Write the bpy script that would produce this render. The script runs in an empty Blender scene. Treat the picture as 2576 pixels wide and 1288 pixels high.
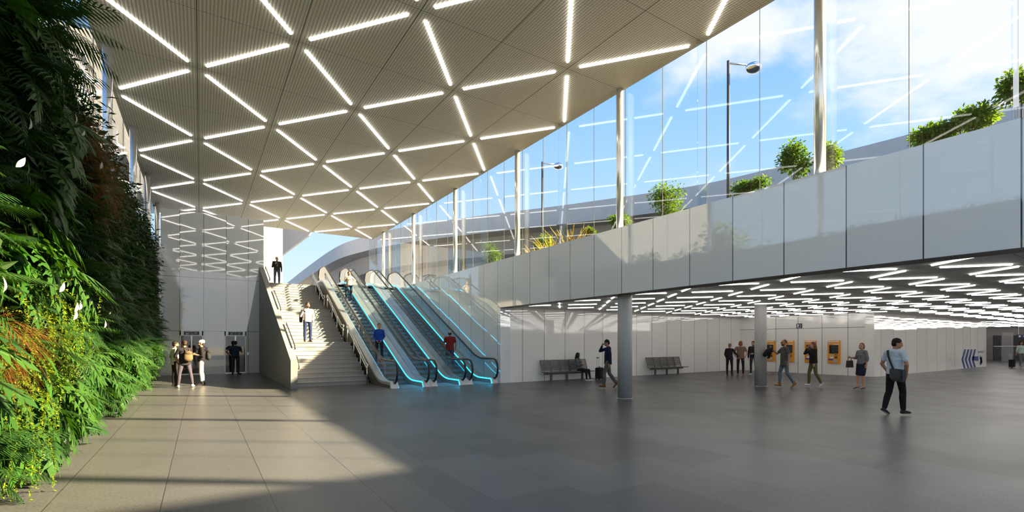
import bpy, bmesh, math, random
from mathutils import Vector, Matrix
random.seed(7)
S = bpy.context.scene
COL = S.collection
PI = math.pi

# ------------------------------------------------------------------ camera (two point view, level)
F_PX, HOR, CX = 1205.0, 860.0, 1288.0
TH = math.atan(783 / 1205.0)
sn, cs = math.sin(TH), math.cos(TH)
EYE = 1.75
cam = bpy.data.cameras.new('camera')
cam.sensor_fit = 'HORIZONTAL'; cam.sensor_width = 36
cam.lens = 36 * F_PX / 2576
cam.shift_y = (HOR - 644) / 2576
cam.clip_end = 2000; cam.clip_start = 0.05
co = bpy.data.objects.new('camera', cam); COL.objects.link(co)
co.location = (0, 0, EYE); co.rotation_euler = (PI / 2, 0, -TH)
S.camera = co
S.view_settings.view_transform = 'Standard'
S.view_settings.look = 'None'
S.view_settings.exposure = 0.0
S.view_settings.gamma = 1.0
S.view_settings.use_curve_mapping = False
S.cycles.max_bounces = 9
S.cycles.diffuse_bounces = 4
S.cycles.glossy_bounces = 4
S.cycles.transmission_bounces = 6
S.cycles.transparent_max_bounces = 32
S.cycles.caustics_reflective = False
S.cycles.caustics_refractive = False
S.cycles.sample_clamp_indirect = 4.0


def ray(u, v):
    xc = (u - CX) / F_PX
    return Vector((sn + cs * xc, cs - sn * xc, (HOR - v) / F_PX))


def on_depth(u, v, t):
    r = ray(u, v) * t
    return Vector((r.x, r.y, r.z + EYE))


# ------------------------------------------------------------------ materials
def mat(name):
    m = bpy.data.materials.new(name); m.use_nodes = True
    nt = m.node_tree
    b = nt.nodes.get('Principled BSDF')
    return m, nt, b


def simple(name, col, rough=0.5, metal=0.0, spec=0.5, emit=None, es=0.0, noise=0.0, nscale=20.0, bump=0.0):
    m, nt, b = mat(name)
    b.inputs['Base Color'].default_value = (*col, 1)
    b.inputs['Roughness'].default_value = rough
    b.inputs['Metallic'].default_value = metal
    b.inputs['Specular IOR Level'].default_value = spec
    if emit:
        b.inputs['Emission Color'].default_value = (*emit, 1)
        b.inputs['Emission Strength'].default_value = es
    if noise or bump:
        tc = nt.nodes.new('ShaderNodeTexCoord')
        n = nt.nodes.new('ShaderNodeTexNoise'); n.inputs['Scale'].default_value = nscale
        n.inputs['Detail'].default_value = 6
        nt.links.new(tc.outputs['Object'], n.inputs['Vector'])
        if noise:
            mr = nt.nodes.new('ShaderNodeMapRange')
            mr.inputs['From Min'].default_value = 0.3; mr.inputs['From Max'].default_value = 0.7
            mr.inputs['To Min'].default_value = 1 - noise; mr.inputs['To Max'].default_value = 1 + noise
            nt.links.new(n.outputs['Fac'], mr.inputs['Value'])
            mx = nt.nodes.new('ShaderNodeMix'); mx.data_type = 'RGBA'; mx.blend_type = 'MULTIPLY'
            mx.inputs[0].default_value = 1.0
            mx.inputs[6].default_value = (*col, 1)
            nt.links.new(mr.outputs[0], mx.inputs[7])
            nt.links.new(mx.outputs[2], b.inputs['Base Color'])
        if bump:
            bp = nt.nodes.new('ShaderNodeBump'); bp.inputs['Strength'].default_value = bump
            bp.inputs['Distance'].default_value = 0.01
            nt.links.new(n.outputs['Fac'], bp.inputs['Height'])
            nt.links.new(bp.outputs[0], b.inputs['Normal'])
    return m


class NT:
    """tiny helper for math chains"""
    def __init__(s, nt): s.nt = nt
    def m(s, op, a, b=None, c=None):
        n = s.nt.nodes.new('ShaderNodeMath'); n.operation = op
        for i, x in enumerate((a, b, c)):
            if x is None: continue
            if isinstance(x, (int, float)): n.inputs[i].default_value = x
            else: s.nt.links.new(x, n.inputs[i])
        return n.outputs[0]
    def pos(s):
        g = s.nt.nodes.new('ShaderNodeNewGeometry')
        sp = s.nt.nodes.new('ShaderNodeSeparateXYZ')
        s.nt.links.new(g.outputs['Position'], sp.inputs[0])
        return sp.outputs
    def lines(s, coord, period, off, w):
        """1 on thin lines coord = off + k*period of width w"""
        f = s.m('FRACT', s.m('DIVIDE', s.m('SUBTRACT', coord, off - w / 2), period))
        return s.m('LESS_THAN', f, w / period)
    def at(s, coord, val, w):
        return s.m('LESS_THAN', s.m('ABSOLUTE', s.m('SUBTRACT', coord, val)), w / 2)
    def mixcol(s, fac, a, b, blend='MIX'):
        n = s.nt.nodes.new('ShaderNodeMix'); n.data_type = 'RGBA'; n.blend_type = blend
        for i, x in ((0, fac), (6, a), (7, b)):
            if isinstance(x, (int, float)): n.inputs[i].default_value = x
            elif isinstance(x, tuple): n.inputs[i].default_value = (*x, 1) if len(x) == 3 else x
            else: s.nt.links.new(x, n.inputs[i])
        return n.outputs[2]


def panel_mat(name, col, vaxis, period, off, hz=(), w=0.018, rough=0.06, spec=0.6, joint=(0.06, 0.065, 0.075)):
    """back-painted glossy glass panels with dark joints"""
    m, nt, b = mat(name)
    h = NT(nt); p = h.pos()
    ax = p[{'x': 0, 'y': 1}[vaxis]]
    j = h.lines(ax, period, off, w)
    for z in hz:
        j = h.m('MAXIMUM', j, h.at(p[2], z, w))
    # each panel a hair off plane so that reflections break at the joints
    cell = h.m('FLOOR', h.m('DIVIDE', h.m('SUBTRACT', ax, off), period))
    wn = nt.nodes.new('ShaderNodeTexWhiteNoise'); wn.noise_dimensions = '1D'
    nt.links.new(cell, wn.inputs['W'])
    tone = nt.nodes.new('ShaderNodeMapRange')
    tone.inputs['To Min'].default_value = 0.96; tone.inputs['To Max'].default_value = 1.03
    nt.links.new(wn.outputs['Value'], tone.inputs['Value'])
    c0 = h.mixcol(1.0, col, tone.outputs[0], 'MULTIPLY')
    c = h.mixcol(j, c0, joint)
    nt.links.new(c, b.inputs['Base Color'])
    g = nt.nodes.new('ShaderNodeNewGeometry')
    vs = nt.nodes.new('ShaderNodeVectorMath'); vs.operation = 'SUBTRACT'
    nt.links.new(wn.outputs['Color'], vs.inputs[0]); vs.inputs[1].default_value = (.5, .5, .5)
    sc = nt.nodes.new('ShaderNodeVectorMath'); sc.operation = 'SCALE'
    nt.links.new(vs.outputs[0], sc.inputs[0]); sc.inputs['Scale'].default_value = 0.012
    ad = nt.nodes.new('ShaderNodeVectorMath'); ad.operation = 'ADD'
    nt.links.new(g.outputs['Normal'], ad.inputs[0]); nt.links.new(sc.outputs[0], ad.inputs[1])
    no = nt.nodes.new('ShaderNodeVectorMath'); no.operation = 'NORMALIZE'
    nt.links.new(ad.outputs[0], no.inputs[0])
    nt.links.new(no.outputs[0], b.inputs['Normal'])
    b.inputs['Roughness'].default_value = rough
    b.inputs['Specular IOR Level'].default_value = spec
    b.inputs['IOR'].default_value = 1.7 if spec >= 0.99 else 1.5
    return m


def glass_mat(name, tint=(1, 1, 1), boost=1.0, ior=1.45):
    m = bpy.data.materials.new(name); m.use_nodes = True
    nt = m.node_tree; nt.nodes.clear()
    o = nt.nodes.new('ShaderNodeOutputMaterial')
    t = nt.nodes.new('ShaderNodeBsdfTransparent'); t.inputs[0].default_value = (*tint, 1)
    g = nt.nodes.new('ShaderNodeBsdfGlossy'); g.inputs['Roughness'].default_value = 0.0
    g.inputs[0].default_value = (1, 1, 1, 1)
    fr = nt.nodes.new('ShaderNodeFresnel'); fr.inputs['IOR'].default_value = ior
    # the same Fresnel from both faces of the pane
    ge = nt.nodes.new('ShaderNodeNewGeometry')
    iv = nt.nodes.new('ShaderNodeMix'); iv.data_type = 'FLOAT'
    nt.links.new(ge.outputs['Backfacing'], iv.inputs[0])
    iv.inputs[2].default_value = ior; iv.inputs[3].default_value = 1 / ior
    nt.links.new(iv.outputs[0], fr.inputs['IOR'])
    mu = nt.nodes.new('ShaderNodeMath'); mu.operation = 'MULTIPLY'; mu.use_clamp = True
    nt.links.new(fr.outputs[0], mu.inputs[0]); mu.inputs[1].default_value = boost
    # only the outer faces reflect; inner faces just transmit
    mb = nt.nodes.new('ShaderNodeMath'); mb.operation = 'MULTIPLY'
    om = nt.nodes.new('ShaderNodeMath'); om.operation = 'SUBTRACT'; om.inputs[0].default_value = 1
    nt.links.new(ge.outputs['Backfacing'], om.inputs[1])
    nt.links.new(mu.outputs[0], mb.inputs[0]); nt.links.new(om.outputs[0], mb.inputs[1])
    mx = nt.nodes.new('ShaderNodeMixShader')
    nt.links.new(mb.outputs[0], mx.inputs[0]); nt.links.new(t.outputs[0], mx.inputs[1]); nt.links.new(g.outputs[0], mx.inputs[2])
    nt.links.new(mx.outputs[0], o.inputs[0])
    return m


def leaf_mat(name, c1, c2, trans=0.35, rough=0.35, nscale=3.0):
    m, nt, b = mat(name)
    oi = nt.nodes.new('ShaderNodeObjectInfo')
    g = nt.nodes.new('ShaderNodeNewGeometry')
    h = NT(nt)
    tc = nt.nodes.new('ShaderNodeTexCoord')
    n = nt.nodes.new('ShaderNodeTexNoise'); n.inputs['Scale'].default_value = nscale
    nt.links.new(tc.outputs['Object'], n.inputs['Vector'])
    f = h.m('ADD', h.m('MULTIPLY', g.outputs['Random Per Island'], 0.6), h.m('MULTIPLY_ADD', n.outputs['Fac'], 0.5, h.m('MULTIPLY_ADD', oi.outputs['Random'], 0.45, -0.28)))
    c = h.mixcol(f, c1, c2)
    nt.links.new(c, b.inputs['Base Color'])
    b.inputs['Roughness'].default_value = rough
    b.inputs['Specular IOR Level'].default_value = 0.22
    tr = nt.nodes.new('ShaderNodeBsdfTranslucent')
    c3 = h.mixcol(1.0, c, (1.5, 1.6, 0.5), 'MULTIPLY')
    nt.links.new(c3, tr.inputs[0])
    mx = nt.nodes.new('ShaderNodeMixShader'); mx.inputs[0].default_value = trans
    nt.links.new(b.outputs[0], mx.inputs[1]); nt.links.new(tr.outputs[0], mx.inputs[2])
    nt.links.new(mx.outputs[0], nt.nodes['Material Output'].inputs[0])
    return m


def floor_material():
    m, nt, b = mat('terrazzo_floor')
    h = NT(nt); p = h.pos()
    line = h.lines(p[0], 1.022, -0.355, 0.009)
    rowi = h.m('FLOOR', h.m('DIVIDE', h.m('ADD', p[0], 0.355), 1.022))
    wn1 = nt.nodes.new('ShaderNodeTexWhiteNoise'); wn1.noise_dimensions = '1D'
    nt.links.new(rowi, wn1.inputs['W'])
    yy = h.m('DIVIDE', h.m('ADD', p[1], h.m('MULTIPLY', wn1.outputs['Value'], 2.0)), 2.04)
    coli = h.m('FLOOR', yy)
    cv = nt.nodes.new('ShaderNodeCombineXYZ')
    nt.links.new(rowi, cv.inputs[0]); nt.links.new(coli, cv.inputs[1])
    wn = nt.nodes.new('ShaderNodeTexWhiteNoise'); wn.noise_dimensions = '2D'
    nt.links.new(cv.outputs[0], wn.inputs['Vector'])
    right = h.m('GREATER_THAN', p[0], 2.2)
    dk = h.m('ADD', h.m('MULTIPLY', h.m('GREATER_THAN', wn.outputs['Value'], 0.72), 0.22), h.m('MULTIPLY', wn.outputs['Value'], 0.08))
    tone = h.m('SUBTRACT', 1.03, h.m('MULTIPLY', dk, h.m('MULTIPLY_ADD', right, 0.75, 0.25)))
    g = nt.nodes.new('ShaderNodeNewGeometry')
    n1 = nt.nodes.new('ShaderNodeTexNoise'); n1.inputs['Scale'].default_value = 38; n1.inputs['Detail'].default_value = 3
    nt.links.new(g.outputs['Position'], n1.inputs['Vector'])
    n2 = nt.nodes.new('ShaderNodeTexNoise'); n2.inputs['Scale'].default_value = 0.9; n2.inputs['Detail'].default_value = 4
    nt.links.new(g.outputs['Position'], n2.inputs['Vector'])
    sp = nt.nodes.new('ShaderNodeMapRange'); sp.inputs['From Min'].default_value = .36; sp.inputs['From Max'].default_value = .46
    sp.inputs['To Min'].default_value = .62; sp.inputs['To Max'].default_value = 1.0
    nt.links.new(n1.outputs['Fac'], sp.inputs['Value'])
    big = h.m('MULTIPLY_ADD', n2.outputs['Fac'], 0.16, 0.92)
    k = h.m('MULTIPLY', h.m('MULTIPLY', tone, sp.outputs[0]), big)
    c = h.mixcol(1.0, (0.100, 0.102, 0.107), k, 'MULTIPLY')
    c = h.mixcol(line, c, (0.03, 0.03, 0.03))
    nt.links.new(c, b.inputs['Base Color'])
    rr = h.m('MULTIPLY_ADD', n2.outputs['Fac'], 0.16, 0.26)
    nt.links.new(rr, b.inputs['Roughness'])
    b.inputs['Specular IOR Level'].default_value = 0.24
    return m


def ribbed_ceiling(name, base, dark, xoff, dx, yoff, dy, pitch):
    m, nt, b = mat(name)
    h = NT(nt); p = h.pos()
    ph = h.m('FRACT', h.m('DIVIDE', p[0], pitch))
    tri = h.m('ABSOLUTE', h.m('MULTIPLY_ADD', ph, 2.0, -1.0))
    sm = h.m('SMOOTH_MIN', h.m('MULTIPLY', tri, 1.7), 1.0, 0.3)
    c = h.mixcol(sm, dark, base)
    # perforation rows across the ribs
    pr = h.m('FRACT', h.m('DIVIDE', p[1], pitch))
    pt = h.m('ABSOLUTE', h.m('MULTIPLY_ADD', pr, 2.0, -1.0))
    c = h.mixcol(h.m('MULTIPLY', h.m('LESS_THAN', pt, 0.35), 0.28), c, dark)
    j = h.m('MAXIMUM', h.lines(p[0], dx, xoff, 0.018), h.m('MULTIPLY', h.lines(p[1], dy, yoff, 0.016), 0.7))
    c = h.mixcol(j, c, (0.02, 0.02, 0.018))
    nt.links.new(c, b.inputs['Base Color'])
    b.inputs['Roughness'].default_value = 0.55
    b.inputs['Specular IOR Level'].default_value = 0.3
    bp = nt.nodes.new('ShaderNodeBump'); bp.inputs['Strength'].default_value = 0.35; bp.inputs['Distance'].default_value = 0.02
    nt.links.new(sm, bp.inputs['Height']); nt.links.new(bp.outputs[0], b.inputs['Normal'])
    return m


def concrete(name, col, var=0.12, rough=0.7):
    m, nt, b = mat(name)
    h = NT(nt)
    tc = nt.nodes.new('ShaderNodeTexCoord')
    n = nt.nodes.new('ShaderNodeTexNoise'); n.inputs['Scale'].default_value = 1.3; n.inputs['Detail'].default_value = 9
    n.inputs['Roughness'].default_value = 0.65
    mp = nt.nodes.new('ShaderNodeMapping'); mp.inputs['Scale'].default_value = (1, 1, 0.6)
    nt.links.new(tc.outputs['Object'], mp.inputs[0]); nt.links.new(mp.outputs[0], n.inputs['Vector'])
    n3 = nt.nodes.new('ShaderNodeTexNoise'); n3.inputs['Scale'].default_value = 40; n3.inputs['Detail'].default_value = 2
    nt.links.new(tc.outputs['Object'], n3.inputs['Vector'])
    k = h.m('ADD', h.m('MULTIPLY_ADD', n.outputs['Fac'], var * 3, 1 - var * 1.5), h.m('MULTIPLY_ADD', n3.outputs['Fac'], .14, -.07))
    c = h.mixcol(1.0, col, k, 'MULTIPLY')
    nt.links.new(c, b.inputs['Base Color'])
    b.inputs['Roughness'].default_value = rough
    b.inputs['Specular IOR Level'].default_value = 0.3
    return m


M = {}
M['floor'] = floor_material()
M['ceiling'] = ribbed_ceiling('ribbed_metal_ceiling', (0.72, 0.69, 0.60), (0.34, 0.325, 0.275), -0.08, 2.2, 10.54, 2.837, 0.075)
M['low_ceiling'] = ribbed_ceiling('low_ribbed_ceiling', (0.78, 0.76, 0.74), (0.52, 0.51, 0.50), 10.82, 2.3, 7.85, 2.84, 0.05)
M['slab_edge'] = simple('grey_slab_edge', (0.3, 0.3, 0.29), 0.6)
M['band'] = panel_mat('white_band_panels', (0.86, 0.89, 0.94), 'y', 1.2, 1.92, (), 0.02, 0.03, 1.0)
M['lift_wall'] = panel_mat('lift_wall_panels', (0.74, 0.77, 0.80), 'x', 1.06, -0.93, (2.33, 5.2), 0.02, 0.03, 1.0)
M['wing_back'] = panel_mat('white_wall_panels', (0.90, 0.885, 0.875), 'x', 1.19, 10.6, (), 0.02, 0.05, 0.7)
M['ticket_wall'] = panel_mat('ticket_wall_panels', (0.90, 0.88, 0.845), 'y', 1.24, 12.6, (2.5,), 0.022, 0.07, 0.6)
M['terminal_wall'] = panel_mat('terminal_wall_panels', (0.90, 0.89, 0.86), 'x', 1.6, 27.4, (), 0.02, 0.04, 0.75)
M['white_plaster'] = simple('white_plaster', (0.80, 0.80, 0.82), 0.5, noise=0.03)
M['outer_white'] = simple('pale_outer_render', (0.30, 0.31, 0.36), 0.7, noise=0.03)
M['concrete'] = concrete('smooth_concrete', (0.29, 0.285, 0.28))
M['column_concrete'] = concrete('column_concrete', (0.42, 0.42, 0.42), 0.15, 0.5)
M['overpass'] = concrete('overpass_concrete', (0.56, 0.56, 0.58), 0.1, 0.8)
M['stair'] = concrete('pale_stone', (0.36, 0.355, 0.345), 0.05, 0.6)
M['tactile'] = simple('grey_nosing', (0.2, 0.2, 0.2), 0.7)
M['steel'] = simple('brushed_steel', (0.66, 0.65, 0.62), 0.28, 1.0)
M['mirror_steel'] = simple('polished_steel', (0.92, 0.92, 0.91), 0.26, 0.7)
M['satin'] = simple('satin_metal', (0.55, 0.56, 0.58), 0.35, 0.8)
M['dark_clad'] = simple('dark_bronze_cladding', (0.085, 0.075, 0.065), 0.45, 0.3)
M['rubber'] = simple('black_rubber', (0.018, 0.017, 0.016), 0.32, spec=0.5)
M['step'] = simple('escalator_step_metal', (0.17, 0.19, 0.22), 0.45, 0.6, noise=0.1, nscale=60)
M['led'] = simple('cyan_led', (0.0, 0.5, 0.8), 0.4, emit=(0.02, 0.62, 1.0), es=5.0)
M['bar'] = simple('light_bar_diffuser', (0.9, 0.9, 0.9), 0.4, emit=(1.0, 0.955, 0.87), es=5.2)
M['wing_bar'] = simple('low_light_bar_diffuser', (0.9, 0.9, 0.9), 0.4, emit=(1.0, 0.96, 0.90), es=7.5)
M['glass'] = glass_mat('facade_glass', (0.985, 0.995, 1.0), 1.15, 1.5)
M['fin_glass'] = glass_mat('fin_glass', (0.93, 0.97, 0.99), 1.6, 1.5)
M['rail_glass'] = glass_mat('balustrade_glass', (0.90, 0.95, 0.97), 1.3, 1.5)
M['silicone'] = simple('grey_silicone', (0.08, 0.085, 0.09), 0.9, spec=0.0)
M['kerb'] = simple('white_kerb', (0.75, 0.72, 0.66), 0.6, noise=0.1, nscale=8)
M['soil'] = simple('planting_backing', (0.035, 0.03, 0.02), 0.95)
M['black'] = simple('black_plastic', (0.012, 0.012, 0.013), 0.4)
M['screen'] = simple('dark_glass_screen', (0.015, 0.018, 0.02), 0.05, spec=0.8)
M['dark_door'] = simple('dark_lift_glass', (0.022, 0.024, 0.026), 0.04, spec=1.0)
M['navy'] = simple('navy_sign', (0.012, 0.02, 0.07), 0.4)
M['white_ink'] = simple('white_sign_ink', (0.85, 0.86, 0.9), 0.5)
M['yellow'] = simple('amber_machine_panel', (0.80, 0.33, 0.015), 0.42)
M['blue_decal'] = simple('blue_vinyl', (0.012, 0.06, 0.26), 0.35)
M['blue_tag'] = simple('violet_blue_label', (0.07, 0.05, 0.35), 0.5)
M['grey_tag'] = simple('grey_label', (0.42, 0.42, 0.48), 0.5)
M['bench'] = simple('anodised_bench_metal', (0.13, 0.13, 0.125), 0.4, 0.6)
M['ground'] = simple('outside_ground', (0.23, 0.23, 0.20), 0.9, noise=0.2, nscale=2)
M['roof_ground'] = simple('planter_soil', (0.12, 0.10, 0.07), 0.95, noise=0.2, nscale=4)
M['bark'] = simple('brown_bark', (0.10, 0.07, 0.045), 0.9, noise=0.3, nscale=15)
M['lamp_dark'] = simple('dark_bronze_pole', (0.10, 0.095, 0.10), 0.35, 0.7)
M['chrome'] = simple('chrome_lamp_head', (0.8, 0.8, 0.8), 0.12, 1.0)
M['far_dark'] = simple('dark_slatted_panel', (0.05, 0.05, 0.052), 0.6)
M['far_grey'] = simple('grey_shutter', (0.30, 0.28, 0.29), 0.6, noise=0.06)
M['paper'] = simple('white_paper', (0.8, 0.8, 0.8), 0.6)


# ------------------------------------------------------------------ mesh builder
class MB:
    def __init__(s): s.bm = bmesh.new()

    def box(s, x0, x1, y0, y1, z0, z1, bev=0.0):
        vs = [s.bm.verts.new(p) for p in ((x0, y0, z0), (x1, y0, z0), (x1, y1, z0), (x0, y1, z0), (x0, y0, z1), (x1, y0, z1), (x1, y1, z1), (x0, y1, z1))]
        fs = [s.bm.faces.new([vs[i] for i in q]) for q in ((0, 3, 2, 1), (4, 5, 6, 7), (0, 1, 5, 4), (1, 2, 6, 5), (2, 3, 7, 6), (3, 0, 4, 7))]
        if bev:
            es = list({e for f in fs for e in f.edges})
            bmesh.ops.bevel(s.bm, geom=es, offset=bev, segments=2, affect='EDGES')
        return s

    def prism(s, poly, axis, a, b):
        """poly: 2D points in the other two axes (x: (y,z), y: (x,z), z: (x,y))"""
        def P(p, c):
            return {'x': (c, p[0], p[1]), 'y': (p[0], c, p[1]), 'z': (p[0], p[1], c)}[axis]
        A = [s.bm.verts.new(P(p, a)) for p in poly]; Bv = [s.bm.verts.new(P(p, b)) for p in poly]
        n = len(poly)
        s.bm.faces.new(A); s.bm.faces.new(Bv[::-1])
        for i in range(n):
            s.bm.faces.new((A[i], Bv[i], Bv[(i + 1) % n], A[(i + 1) % n]))
        bmesh.ops.recalc_face_normals(s.bm, faces=s.bm.faces[:])
        return s

    def strip(s, x0, x1, ys, lo, hi):
        """closed bar following y with lower and upper heights"""
        rings = []
        for y in ys:
            rings.append([s.bm.verts.new(p) for p in ((x0, y, lo(y)), (x1, y, lo(y)), (x1, y, hi(y)), (x0, y, hi(y)))])
        for a, b in zip(rings, rings[1:]):
            for i in range(4):
                s.bm.faces.new((a[i], a[(i + 1) % 4], b[(i + 1) % 4], b[i]))
        s.bm.faces.new(rings[0][::-1]); s.bm.faces.new(rings[-1])
        bmesh.ops.recalc_face_normals(s.bm, faces=s.bm.faces[:])
        return s

    def tube(s, pts, r, seg=8, caps=True, r2=None):
        pts = [Vector(p) for p in pts]
        n = len(pts); rings = []
        up = Vector((0, 0, 1))
        prev = None
        for i, p in enumerate(pts):
            d = (pts[min(i + 1, n - 1)] - pts[max(i - 1, 0)]).normalized()
            if prev is None:
                a = d.cross(up)
                if a.length < 1e-3: a = d.cross(Vector((1, 0, 0)))
            else:
                a = prev - d * prev.dot(d)
            a.normalize(); prev = a
            b = d.cross(a)
            rr = r if r2 is None else r + (r2 - r) * i / max(1, n - 1)
            rings.append([s.bm.verts.new(p + (a * math.cos(2 * PI * k / seg) + b * math.sin(2 * PI * k / seg)) * rr) for k in range(seg)])
        for A, Bv in zip(rings, rings[1:]):
            for k in range(seg):
                s.bm.faces.new((A[k], A[(k + 1) % seg], Bv[(k + 1) % seg], Bv[k]))
        if caps:
            s.bm.faces.new(rings[0][::-1]); s.bm.faces.new(rings[-1])
        return s

    def ell(s, c, rx, ry, rz, sub=2, rot=None):
        mt = Matrix.Translation(Vector(c))
        if rot is not None: mt = mt @ rot.to_4x4()
        mt = mt @ Matrix.Diagonal((rx, ry, rz, 1))
        bmesh.ops.create_icosphere(s.bm, subdivisions=sub, radius=1.0, matrix=mt)
        return s

    def cap(s, p0, r0, p1, r1, seg=12):
        p0 = Vector(p0); p1 = Vector(p1)
        s.ell(p0, r0, r0, r0); s.ell(p1, r1, r1, r1)
        if (p1 - p0).length > 1e-4:
            s.tube([p0, p1], r0, seg, True, r1)
        return s

    def quad(s, a, b, c, d):
        s.bm.faces.new([s.bm.verts.new(p) for p in (a, b, c, d)]); return s

    def mesh(s, name, mats, smooth=False):
        me = bpy.data.meshes.new(name)
        s.bm.to_mesh(me); s.bm.free()
        for m in (mats if isinstance(mats, (list, tuple)) else [mats]):
            me.materials.append(m)
        if smooth:
            me.polygons.foreach_set('use_smooth', [True] * len(me.polygons))
        return me

    def build(s, name, mats, parent=None, smooth=False, loc=None):
        o = bpy.data.objects.new(name, s.mesh(name, mats, smooth)); COL.objects.link(o)
        if parent is not None: o.parent = parent
        if loc is not None: o.location = loc
        return o


def empty(name, loc=(0, 0, 0), rz=0.0):
    o = bpy.data.objects.new(name, None); COL.objects.link(o)
    o.location = loc; o.rotation_euler = (0, 0, rz); o.empty_display_size = .2
    return o


def tag(o, label=None, cat=None, group=None, kind=None):
    if label: o['label'] = label
    if cat: o['category'] = cat
    if group: o['group'] = group
    if kind: o['kind'] = kind
    return o


def struct(o): o['kind'] = 'structure'; return o


def kids(o): return [c for c in bpy.data.objects if c.parent is o]


CHILD = {}
def copy_tree(o, parent=None):
    c = o.copy(); COL.objects.link(c)
    if parent is not None: c.parent = parent
    ch = CHILD.get(o.name)
    if ch is None:
        ch = CHILD[o.name] = list(o.children)
    for k in ch: copy_tree(k, c)
    return c


ORD = ['zeroth', 'first', 'second', 'third', 'fourth', 'fifth', 'sixth', 'seventh', 'eighth', 'ninth', 'tenth', 'eleventh', 'twelfth', 'thirteenth', 'fourteenth', 'fifteenth', 'sixteenth', 'seventeenth', 'eighteenth', 'nineteenth', 'twentieth']
def ordn(n):
    if n < len(ORD): return ORD[n]
    t = {2: 'twenty', 3: 'thirty', 4: 'forty', 5: 'fifty'}[n // 10]
    return t + '-' + ORD[n % 10] if n % 10 else {2: 'twentieth', 3: 'thirtieth', 4: 'fortieth', 5: 'fiftieth'}[n // 10]


# ------------------------------------------------------------------ levels
ZC = 9.5            # main ceiling
ZB0, ZB1 = 3.21, 5.22   # white band, upper floor
XF = 10.65          # band / right wall face
XG = 11.04          # right glass
YW = 30.75          # lift wall
ROW0, ROWD = 10.54, 2.837
LX0, LXD = -0.08, 2.2
YN, YFAR = ROW0 - 4 * ROWD, ROW0 + 9 * ROWD
XL, XR = LX0 - LXD, LX0 + 5 * LXD

# ------------------------------------------------------------------ sun, sky
SUN_TO = Vector((0.8787, -0.648, 0.551)).normalized()
sun = bpy.data.lights.new('sun', 'SUN'); sun.energy = 31.0; sun.angle = math.radians(1.0)
sun.color = (1.0, 0.80, 0.48)
so = bpy.data.objects.new('sun', sun); COL.objects.link(so)
so.rotation_euler = SUN_TO.to_track_quat('Z', 'Y').to_euler()
so.location = (40, -30, 40)

w = bpy.data.worlds.new('sky'); S.world = w; w.use_nodes = True
nt = w.node_tree; nt.nodes.clear(); h = NT(nt)
wo = nt.nodes.new('ShaderNodeOutputWorld'); bg = nt.nodes.new('ShaderNodeBackground')
tc = nt.nodes.new('ShaderNodeTexCoord'); spx = nt.nodes.new('ShaderNodeSeparateXYZ')
nt.links.new(tc.outputs['Generated'], spx.inputs[0])
z = spx.outputs[2]
ramp = nt.nodes.new('ShaderNodeValToRGB')
nt.links.new(z, ramp.inputs[0])
el = ramp.color_ramp.elements
el[0].position = 0.0; el[0].color = (0.84, 0.94, 1.02, 1)
el[1].position = 0.9; el[1].color = (0.08, 0.27, 0.72, 1)
for p_, c_ in ((0.16, (0.62, 0.84, 1.05)), (0.34, (0.40, 0.68, 1.04)), (0.60, (0.17, 0.48, 0.98))):
    e = el.new(p_); e.color = (*c_, 1)
zz = h.m('ADD', h.m('MAXIMUM', z, 0.0), 0.22)
cv = nt.nodes.new('ShaderNodeCombineXYZ')
nt.links.new(h.m('DIVIDE', spx.outputs[0], zz), cv.inputs[0]); nt.links.new(h.m('DIVIDE', spx.outputs[1], zz), cv.inputs[1])
nz = nt.nodes.new('ShaderNodeTexNoise'); nz.inputs['Scale'].default_value = 1.15; nz.inputs['Detail'].default_value = 9
nz.inputs['Roughness'].default_value = 0.58; nz.inputs['Distortion'].default_value = 0.25
nt.links.new(cv.outputs[0], nz.inputs['Vector'])
# more cloud towards the sun side
side = h.m('ADD', h.m('MULTIPLY', spx.outputs[0], 0.80), h.m('MULTIPLY', spx.outputs[1], -0.60))
bias = h.m('MULTIPLY_ADD', side, 0.22, -0.055)
cf = nt.nodes.new('ShaderNodeMapRange'); cf.interpolation_type = 'SMOOTHSTEP'
cf.inputs['From Min'].default_value = 0.46; cf.inputs['From Max'].default_value = 0.62
cf.inputs['To Max'].default_value = 0.92
nt.links.new(h.m('ADD', nz.outputs['Fac'], bias), cf.inputs['Value'])
skyc = h.mixcol(cf.outputs[0], ramp.outputs[0], (0.98, 0.985, 1.0))
nt.links.new(skyc, bg.inputs[0]); bg.inputs[1].default_value = 1.12
nt.links.new(bg.outputs[0], wo.inputs[0])

# ------------------------------------------------------------------ setting
struct(MB().box(XL - .3, 70, -14, 37, -0.25, 0).build('floor', M['floor']))
struct(MB().prism([(XL, YN), (8.72, YN), (8.72, .6), (XR, 3.4), (XR, YFAR), (XL, YFAR)], 'z', ZC, ZC + 0.55).build('ceiling', M['ceiling']))
struct(MB().box(-160, 260, -160, 260, -0.6, -0.26).build('ground', M['ground']))
# white band and right wall (one plane)
struct(MB().box(XF, XF + .5, -6, 17.3, ZB0, ZB1).build('wall_right_band', M['band']))
struct(MB().box(XF + .006, XF + .5, -6, 17.29, ZB0 - .012, ZB0).build('trim_3', M['dark_clad']))  # dark matte sheet added so the band's glossy underside stays dark
struct(MB().box(XF, XF + .5, 17.3, 31.2, 0, ZB1).build('wall_right', M['band']))
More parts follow.
